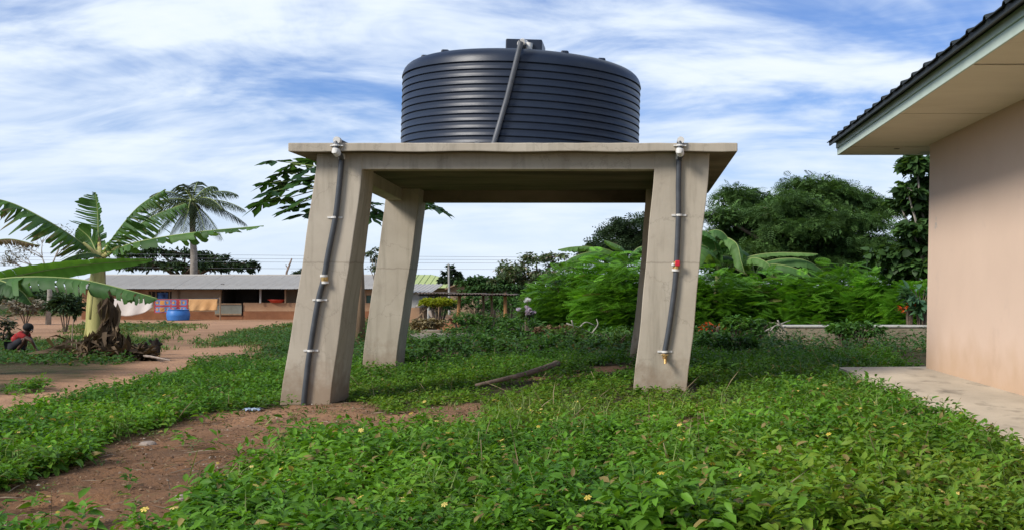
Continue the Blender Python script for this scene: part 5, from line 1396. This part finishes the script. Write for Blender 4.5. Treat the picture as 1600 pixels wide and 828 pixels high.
# sparse small seedlings on the bare soil
plants(1500, (-7, 0), (5.8, 14.6), lambda x, y: vis(x, y) & soil_mask(x, y) & (wob(x, y, 2.3) + .6*wob(y, x, 4.1) > .35), lambda x, y: .05 + 0*x, (4, 8), lambda x, y: .055 + 0*x, T_leaf(.4,.1,.2), (.06,.12,.03), (.16,.20,.06), 'seedlings', 'scattered small seedlings on the bare brown soil')
# thin grass blades over paths and trampled ground
def grass(N, xr, yr, keep, name, label, L_, c1, c2):
    x = rng.uniform(*xr, N); y = rng.uniform(*yr, N); k = keep(x, y); x, y = x[k], y[k]; n = len(x)
    bl = (np.array([(-.5,0,0),(.5,0,0),(.28,.6,.12),(-.28,.6,.12),(0,1,.0)], float), np.array([(0,1,2),(0,2,3),(3,2,4)]))
    o = Cloud().add(bl, np.stack([x, y, gz(x, y) - .01], 1), rng.random(n)*6.28, rng.uniform(.5,1.4,n), rng.normal(0,.3,n), L_*rng.uniform(.5,1.3,n), cols(n, c1, c2, .3), width=np.full(n, .010)*(1 + y/14)).obj(name, M['leaf_dull'])
    tag(o, label, 'grass', kind='stuff')
grass(30000, (-5.5, 1.5), (9.5, 15), lambda x, y: vis(x, y) & col_free(x, y) & (zone_low(x, y) > .2) & (~soil_mask(x, y) | (wob(x, y, 3.4) > .62)) & (rng.random(x.shape) < .10 + .7*(wob(x, y, 1.4) > .1)), 'short_grass', 'short dull grass on the trampled ground before the stand', .06, (.09,.12,.03), (.19,.18,.06))
plants(2600, (-6, 4.4), (6.2, 13), lambda x, y: keep_n(x, y) & (wob(y + 2, x, 1.15) > .25), lambda x, y: hn(x, y)*1.25, (7, 12), lambda x, y: .115 + 0*x, T_leaf(.24,.08,.35), (.09,.19,.03), (.20,.32,.05), 'herbs', 'narrow-leaved pale herbs mixed among the foreground weeds')
plants(2400, (-7, 4.4), (6.2, 15), lambda x, y: keep_n(x, y) & (wob(x + 5, y, 1.6) > .2), lambda x, y: hn(x, y)*.9, (14, 24), lambda x, y: .045 + 0*x, T_leaf(.55,.08,.2), (.10,.16,.05), (.19,.26,.09), 'creepers', 'small-leaved creeping weeds mixed among the foreground weeds')
grass(9000, (-6, 4), (6.2, 13), lambda x, y: keep_n(x, y) & (wob(y, x + 4, 2.7) > .45), 'grass_tufts', 'thin grass blades sticking up through the foreground weeds', .33, (.10,.17,.04), (.24,.28,.09))
grass(60000, (-30, -4), (24, 62), lambda x, y: vis(x, y) & ~soil_mask(x, y), 'yard_grass', 'short rough grass beside the path in the yard', .14, (.07,.13,.03), (.17,.20,.06))
T_peb = (np.array([(1,0,0),(.3,.9,.1),(-.8,.6,0),(-.9,-.5,.1),(.2,-.95,0),(.1,.1,.75),(-.3,-.2,.7)], float)*.5, np.array([(0,1,5),(1,2,5),(2,6,5),(2,3,6),(3,4,6),(4,5,6),(4,0,5)]))
def scatter(N, xr, yr, keep, tm, name, label, cat, size, c1, c2, m, pit=.2):
    x = rng.uniform(*xr, N); y = rng.uniform(*yr, N); k = keep(x, y); x, y = x[k], y[k]; n = len(x)
    o = Cloud().add(tm, np.stack([x, y, gz(x, y) + .004], 1), rng.random(n)*6.28, rng.normal(0,pit,n), rng.normal(0,pit,n), size*rng.uniform(.4,1.0,n)**1.5*1.3, cols(n, c1, c2, .3)).obj(name, M[m])
    tag(o, label, cat, kind='stuff')
T_twig = (np.array([(-.012,0,0),(.012,0,0),(.02,.5,.03),(0,.5,.05),(.0,1,0),(.01,1,.01)], float), np.array([(0,1,2),(0,2,3),(3,2,5),(3,5,4)]))
scatter(1500, (-7, 4), (6.2, 20), lambda x, y: keep_n(x, y), (T_twig[0]*np.array((.5,1,1)), T_twig[1]), 'dead_stems', 'dry dead stems standing in the weeds', 'dead stems', .42, (.16,.12,.07), (.34,.27,.16), 'dry', .75)
# yellow flowers in the weeds
ii = np.flatnonzero((wob(fx, fy, 1.9) + .7*wob(fy, fx, 3.7) + rng.normal(0,.35,len(fx)) > .75)); ii = rng.choice(ii, min(300, len(ii)), replace=False); N = len(ii)
def T_flower(n=6):
    V = [(0,0,.12)]; T = []
    for k in range(n):
        a = 2*math.pi*k/n; b = len(V)
        V += [(.5*math.cos(a-.35), .5*math.sin(a-.35), .02), (.62*math.cos(a), .62*math.sin(a), -.03), (.5*math.cos(a+.35), .5*math.sin(a+.35), .02)]
        T += [(0,b,b+1),(0,b+1,b+2)]
    return np.array(V, float), np.array(T)
o = Cloud().add(T_flower(), np.stack([fx[ii], fy[ii], fg[ii] + fh[ii]*1.12 + .02], 1), rng.random(N)*6.28, rng.normal(.15,.3,N), rng.normal(0,.3,N), rng.uniform(.018,.042,N), cols(N, (.62,.42,.06), (.70,.55,.18))).obj('wildflowers', M['leaf_dull'])
tag(o, 'small yellow flowers dotted through the foreground weeds', 'wildflowers', kind='stuff')
# pebbles, clods and dry litter on the soil
scatter(6000, (-7, 1), (5.8, 15), lambda x, y: vis(x, y) & soil_mask(x, y), T_peb, 'soil_clods', 'small clods and crumbs lying on the bare soil', 'soil clods', .030, (.12,.072,.045), (.22,.135,.085), 'dry')
scatter(420, (-7, 1), (5.8, 15), lambda x, y: vis(x, y) & soil_mask(x, y), T_peb, 'pebbles', 'pale pebbles scattered on the bare soil', 'pebbles', .03, (.26,.2,.15), (.42,.36,.3), 'dry')
scatter(4200, (-7, 1.5), (5.8, 16), lambda x, y: vis(x, y) & soil_mask(x, y), T_leaf(.35,.1,.2), 'dry_litter', 'dry brown leaf litter on the bare soil', 'leaf litter', .06, (.12,.08,.045), (.3,.22,.13), 'dry')
scatter(1500, (-7, 1.5), (5.8, 16), lambda x, y: vis(x, y) & soil_mask(x, y), T_twig, 'twigs', 'thin dry twigs lying on the bare soil', 'twigs', .28, (.14,.1,.07), (.3,.24,.17), 'dry', .06)

# ------------------------------------------------------------------ small things lying about
def ground_P(px, py, up=0.0):
    x, y = G(px, py); return Vector((x, y, float(gz(x, y)) + up))
a, b_ = ground_P(745, 606, .06), ground_P(872, 592, .1)
t = thing('fallen_branch', ground_P(808, 596), 'long bare fallen branch lying among the weeds behind the stand', 'branch')
pts = spline([ground_P(743, 612, .10), ground_P(775, 608, .13), ground_P(812, 600, .14), ground_P(840, 592, .15), ground_P(871, 582, .16)], 14)
MB().tube(pts, list(np.linspace(.022, .052, 14)), 9).obj('limb', M['dead_wood'], t, smooth=True)
MB().ball(pts[-1] + Vector((-.02,0,.0)), (.075,.06,.06), 8, 6).obj('knot', M['dead_wood'], t, smooth=True)
for k, (px, py, ln) in enumerate(((745, 598, 60), (765, 588, 55))):
    p = P(px + 30, py - 12, 19.5); MB().tube([p, p + Vector((.5, .1, .03))], .018, 5).obj('twig', M['grey_wood'], t)
# pale sprawling twigs
def twigs(label, Y, segs, r=.02, m='grey_wood'):
    t = thing('dead_twigs', P(*segs[0][0], Y), label, 'twigs')
    for s in segs: MB().tube(spline([P(px, py, Y + .1*i) for i, (px, py) in enumerate(s)], 8), list(np.linspace(r, r*.5, 8)), 5).obj('twig', M[m], t, smooth=True)
twigs('bleached forked twigs left of the front right pillar before the thicket', 25.5, [[(885,505),(905,512),(925,520),(945,526)],[(905,512),(915,503),(930,508)],[(925,520),(934,507),(932,498)],[(893,500),(899,515),(915,522)]])
twigs('pale broken twigs at the left end of the low wall', 25.6, [[(1190,520),(1205,512),(1222,505),(1235,500)],[(1200,522),(1212,508),(1226,512)],[(1215,500),(1222,512),(1230,520)]])
twigs('dry stalks standing in the yard left of the tall banana', 24.2, [[(112,545),(113,520),(115,498)],[(118,572),(120,545),(119,530)]], .016, 'dead_wood')
bush('brush_heap', 'low heap of brown dry brush at the foot of the thicket', 'brush', 27, 868, 521, 34, 6, 1100, .11, (.11,.07,.04), (.22,.14,.08), 'dia', mat_='dry')
bush('dry_stalk_heap', 'heap of dry pale stalks beside the concrete pad', 'brush', 37, 668, 514, 26, 8, 700, .2, (.15,.12,.06), (.30,.24,.13), 'dia', mat_='dry')
bush('soil_heap_weeds', 'reddish dry weeds on the soil heap before the shed', 'weeds', 46, 718, 504, 30, 4, 300, .18, (.10,.05,.03), (.18,.09,.05), 'dia', mat_='dry')
t = thing('soil_heap', (dx(706, 47), 47, -.35), 'long heap of red soil before the open shed', 'soil heap')
m_ = MB(); vs, fs = [], []
for j in range(9):
    for i in range(17):
        s, q = i/16, j/8
        zz_ = .42*math.sin(math.pi*s)**.6*math.sin(math.pi*q)**.8*(1 + .25*math.sin(i*2.3 + j))
        X_ = dx(674 + 66*s, 47); Y_ = 46.4 + 1.6*q
        vs.append((X_, Y_, float(gz(X_, Y_)) + zz_ - .03))
for j in range(8):
    for i in range(16): fs.append((j*17+i, j*17+i+1, j*17+i+18, j*17+i+17))
m_.add(vs, fs).obj('mound', M['mud_base'], t, smooth=True)
# debris by the banana: burnt stumps, dead leaf stalks
for px, py, hh, lab in ((226, 551, .30, 'small blackened stump in the debris beside the banana'), (243, 547, .34, 'taller blackened stump at the right of the debris')):
    p = ground_P(px, py + 6); t = thing('burnt_stump', p, lab, 'stump', 'burnt stumps')
    m_ = MB().tube([p + Vector((0,0,-.05)), p + Vector((.03,0,hh*.5)), p + Vector((-.02,0,hh))], [.11,.085,.09], 9)
    m_.obj('stump', M['char'], t)
    m_ = MB()
    for k in range(5): q = k*1.3; m_.tube([p + Vector((0,0,hh*.6)), p + Vector((.16*math.cos(q), .12*math.sin(q), hh*(.75 + .1*k)))], [.05,.03], 6)
    m_.obj('stub', M['char'], t)
bush('leaf_debris', 'heap of rotting banana leaves to the right of the banana stem', 'debris', 24.2, 205, 562, 34, 7, 420, .3, (.05,.035,.022), (.15,.10,.06), 'oval', mat_='dry')
p, q_ = ground_P(205, 560, .08), ground_P(266, 566, .05)
t = thing('dead_leaf_stalk', p, 'long pale dead leaf stalk lying across the debris', 'stalk')
MB().tube([p, p.lerp(q_, .5) + Vector((0,0,.03)), q_], [.03,.025,.012], 6).obj('stalk', M['stone'], t)
MB().tube([p, p + Vector((-.2,.05,.1))], [.03,.04], 6).obj('stalk_base', M['dead_wood'], t)
for px, py, r, lab in ((283, 779, .045, 'pale flat stone at the edge of the foreground soil'), (232, 694, .075, 'brownish flat stone half sunk in the bare soil')):
    p = ground_P(px, py, -.012); rad = [r*random.uniform(.75,1.1) for _ in range(9)]
    m_ = MB(); vs = []
    for z, s in ((-.03, .9), (.02, 1), (.045, .7)):
        vs += [(p.x + rad[k]*s*1.3*math.cos(k*.698), p.y + rad[k]*s*math.sin(k*.698), p.z + z) for k in range(9)]
    m_.add(vs, [tuple(range(8,-1,-1)), tuple(18 + k for k in range(9))] + [(9*l+k, 9*l+(k+1)%9, 9*l+9+(k+1)%9, 9*l+9+k) for l in (0,1) for k in range(9)])
    tag(m_.obj('flat_stone', M['stone'], None, bevel=.01), lab, 'stone')
p = ground_P(395, 641, .02); vs, fs = [], []
for j in range(6):
    for i in range(9): vs.append((p.x - .10 + .20*i/8 + .02*math.sin(j*2.1), p.y - .10 + .18*j/5 + .03*math.sin(i*1.9), p.z + .005 + .016*math.sin(i*2.2 + j*1.7)*math.cos(j*2.9)))
for j in range(5):
    for i in range(8): fs.append((j*9+i, j*9+i+1, j*9+i+10, j*9+i+9))
o = MB().add(vs, fs).obj('plastic_scrap', M['plastic_bag']); o.modifiers.new('t', 'SOLIDIFY').thickness = .003
tag(o, 'crumpled bluish plastic scrap left of the front left pillar', 'litter')

# ------------------------------------------------------------------ people
def skin(name, chain, mtl, parent, sub=1):
    """chain: list of (point, radius, parent index)"""
    me = bpy.data.meshes.new(name)
    me.from_pydata([tuple(c[0]) for c in chain], [(c[2], i) for i, c in enumerate(chain) if c[2] is not None], [])
    o = link(name, me, parent, [mtl])
    bpy.context.view_layer.objects.active = o
    sk = o.modifiers.new('skin', 'SKIN'); sk.use_smooth_shade = True
    layer = me.skin_vertices[0].data if me.skin_vertices else None
    if layer is None:
        bm = bmesh.new(); bm.from_mesh(me); bm.verts.layers.skin.verify(); bm.to_mesh(me); bm.free(); layer = me.skin_vertices[0].data
    for i, c in enumerate(chain):
        r = c[1]; layer[i].radius = (r, r) if not hasattr(r, '__len__') else r
        layer[i].use_root = (i == 0)
    sb = o.modifiers.new('sub', 'SUBSURF'); sb.levels = sub; sb.render_levels = sub
    return o
def fingers(ch, wrist_i, wrist, d, side, s):
    d = d.normalized(); side = side.normalized()
    palm = wrist + d*.07*s; ch.append((palm, (.030*s, .018*s), wrist_i)); pi_ = len(ch) - 1
    for k, ln in enumerate((.065,.075,.07,.055)):
        p = palm + side*(k - 1.5)*.021*s + d*.03*s
        ch.append((p, .010*s, pi_)); ch.append((p + d*ln*.6*s + Vector((0,0,-.01*s)), .009*s, len(ch) - 1)); ch.append((p + d*ln*s + Vector((0,0,-.03*s)), .007*s, len(ch) - 1))
    th = wrist + d*.035*s - side*.045*s
    ch.append((th, .011*s, wrist_i)); ch.append((th + d*.04*s - side*.01*s, .009*s, len(ch) - 1))
def head_parts(t, c, fwd, s, hairm, cover=None):
    fwd = fwd.normalized(); rt = fwd.cross(Vector((0,0,1))).normalized(); up = rt.cross(fwd)
    for sgn in (-1, 1):
        e = c + fwd*.088*s + rt*sgn*.034*s + up*.01*s
        MB().ball(e, .013*s, 8, 6).obj('eye', M['white_hat'], t, smooth=True)
        MB().ball(e + fwd*.008*s, .007*s, 6, 5).obj('pupil', M['hair'], t, smooth=True)
        MB().ball(c + rt*sgn*.082*s - up*.01*s, (.016*s, .02*s, .03*s), 6, 5).obj('ear', M['skin'], t, smooth=True)
    MB().ball(c + fwd*.102*s - up*.025*s, (.016*s,.018*s,.022*s), 7, 5).obj('nose', M['skin'], t, smooth=True)
    MB().ball(c + fwd*.090*s - up*.062*s, (.026*s,.014*s,.010*s), 7, 5).obj('mouth', M['red_shirt'], t, smooth=True)
# person squatting in a red shirt, bending to the right
Yp = 27.0
S_ = lambda x, y, d=0.0: P(x, y, Yp + d)
gp = float(gz(S_(35, 0).x, Yp))
per = thing('person', (S_(33, 0).x, Yp, gp), 'person in a red shirt squatting and bending over in the yard', 'person')
pel, ch_, nk, hd = S_(22, 538), S_(34, 523), S_(41, 517.5), S_(45, 513.5)
body = [(pel, .15, None), (pel.lerp(ch_, .55), .135, 0), (ch_, .15, 1), (nk, .06, 2), (hd + Vector((-.01,0,-.02)), .085, 3), (hd + Vector((.01,0,.05)), .09, 4)]
for sg in (-1, 1):
    sh_ = ch_ + Vector((.04, sg*.17, .02)); el = S_(50, 532, sg*.22); wr = S_(55, 543, sg*.14)
    body.append((sh_, .065, 2)); body.append((el, .042, len(body) - 1)); body.append((wr, .03, len(body) - 1)); fingers(body, len(body) - 1, wr, Vector((.5,0,-.8)), Vector((0,sg,0)), 1.0)
    kn = S_(42, 535, sg*.2); kn.z = gp + .40; an = Vector((pel.x + .16, Yp + sg*.16, gp + .08))
    body.append((pel + Vector((.02, sg*.1, -.04)), .095, 0)); body.append((kn, .07, len(body) - 1)); body.append((an, .042, len(body) - 1)); body.append((an + Vector((.14, sg*.02, -.04)), .035, len(body) - 1))
skin('body', body, M['skin'], per)
shc = [(pel + Vector((-.02,0,.06)), .165, None), (pel.lerp(ch_, .55), .16, 0), (ch_ + Vector((0,0,.005)), .17, 1), (nk + Vector((-.02,0,-.02)), .085, 2)]
for sg in (-1, 1):
    sh_ = ch_ + Vector((.04, sg*.17, .02)); el = S_(50, 532, sg*.22)
    shc.append((sh_, .085, 2)); shc.append((sh_.lerp(el, .55), .07, len(shc) - 1))
skin('shirt', shc, M['red_shirt'], per)
trc = [(pel, .165, None)]
for sg in (-1, 1):
    kn = S_(42, 535, sg*.2); kn.z = gp + .40
    trc.append((pel + Vector((.02, sg*.1, -.04)), .115, 0)); trc.append((pel.lerp(kn, .8) + Vector((0, sg*.06, 0)), .09, len(trc) - 1))
skin('trousers', trc, M['dark_cloth'], per)
hb = MB().ball(hd + Vector((-.015, 0, .045)), (.125, .118, .105), 14, 9); hb.obj('hair', M['hair'], per, smooth=True)
head_parts(per, hd + Vector((.0,0,.01)), Vector((.9,.1,-.4)), 1.0, 'hair')
# pale blossom before the thicket
bp_ = bush('flowering_plant', 'plant with pale lavender blossom and a white tuft above it, left of the thicket', 'plant', 30, 824, 500, 11, 10, 240, .13, (.05,.09,.03), (.10,.16,.06), 'oval')
for nm, cx_, cy_, rx_, ry_, n_, ca, cb in (('lavender_blossom', 825.5, 486, .15, .11, 260, (.34,.27,.36), (.55,.46,.57)), ('white_blossom', 823.5, 469, .10, .055, 120, (.55,.55,.58), (.74,.74,.78))):
    c0 = P(cx_, cy_, 29.75); d, rr_ = in_ball(n_, .35)
    cn = rng.integers(0, 7, n_); cen = rng.normal(0, .55, (7, 3))
    ps = np.array(c0)[None] + (cen[cn] + .45*d*rr_[:, None])*np.array((rx_, .10, ry_))
    Cloud().add(T_flower(5), ps, rng.random(n_)*6.28, rng.normal(.9,.5,n_), rng.normal(0,.5,n_), rng.uniform(.03,.06,n_), cols(n_, ca, cb)).obj(nm, M['leaf_dull'], bp_)
MB().tube([P(825, 492, 29.8), P(824, 480, 29.8), P(823.5, 468, 29.8)], .012, 5).obj('flower_stem', M['bark'], bp_)
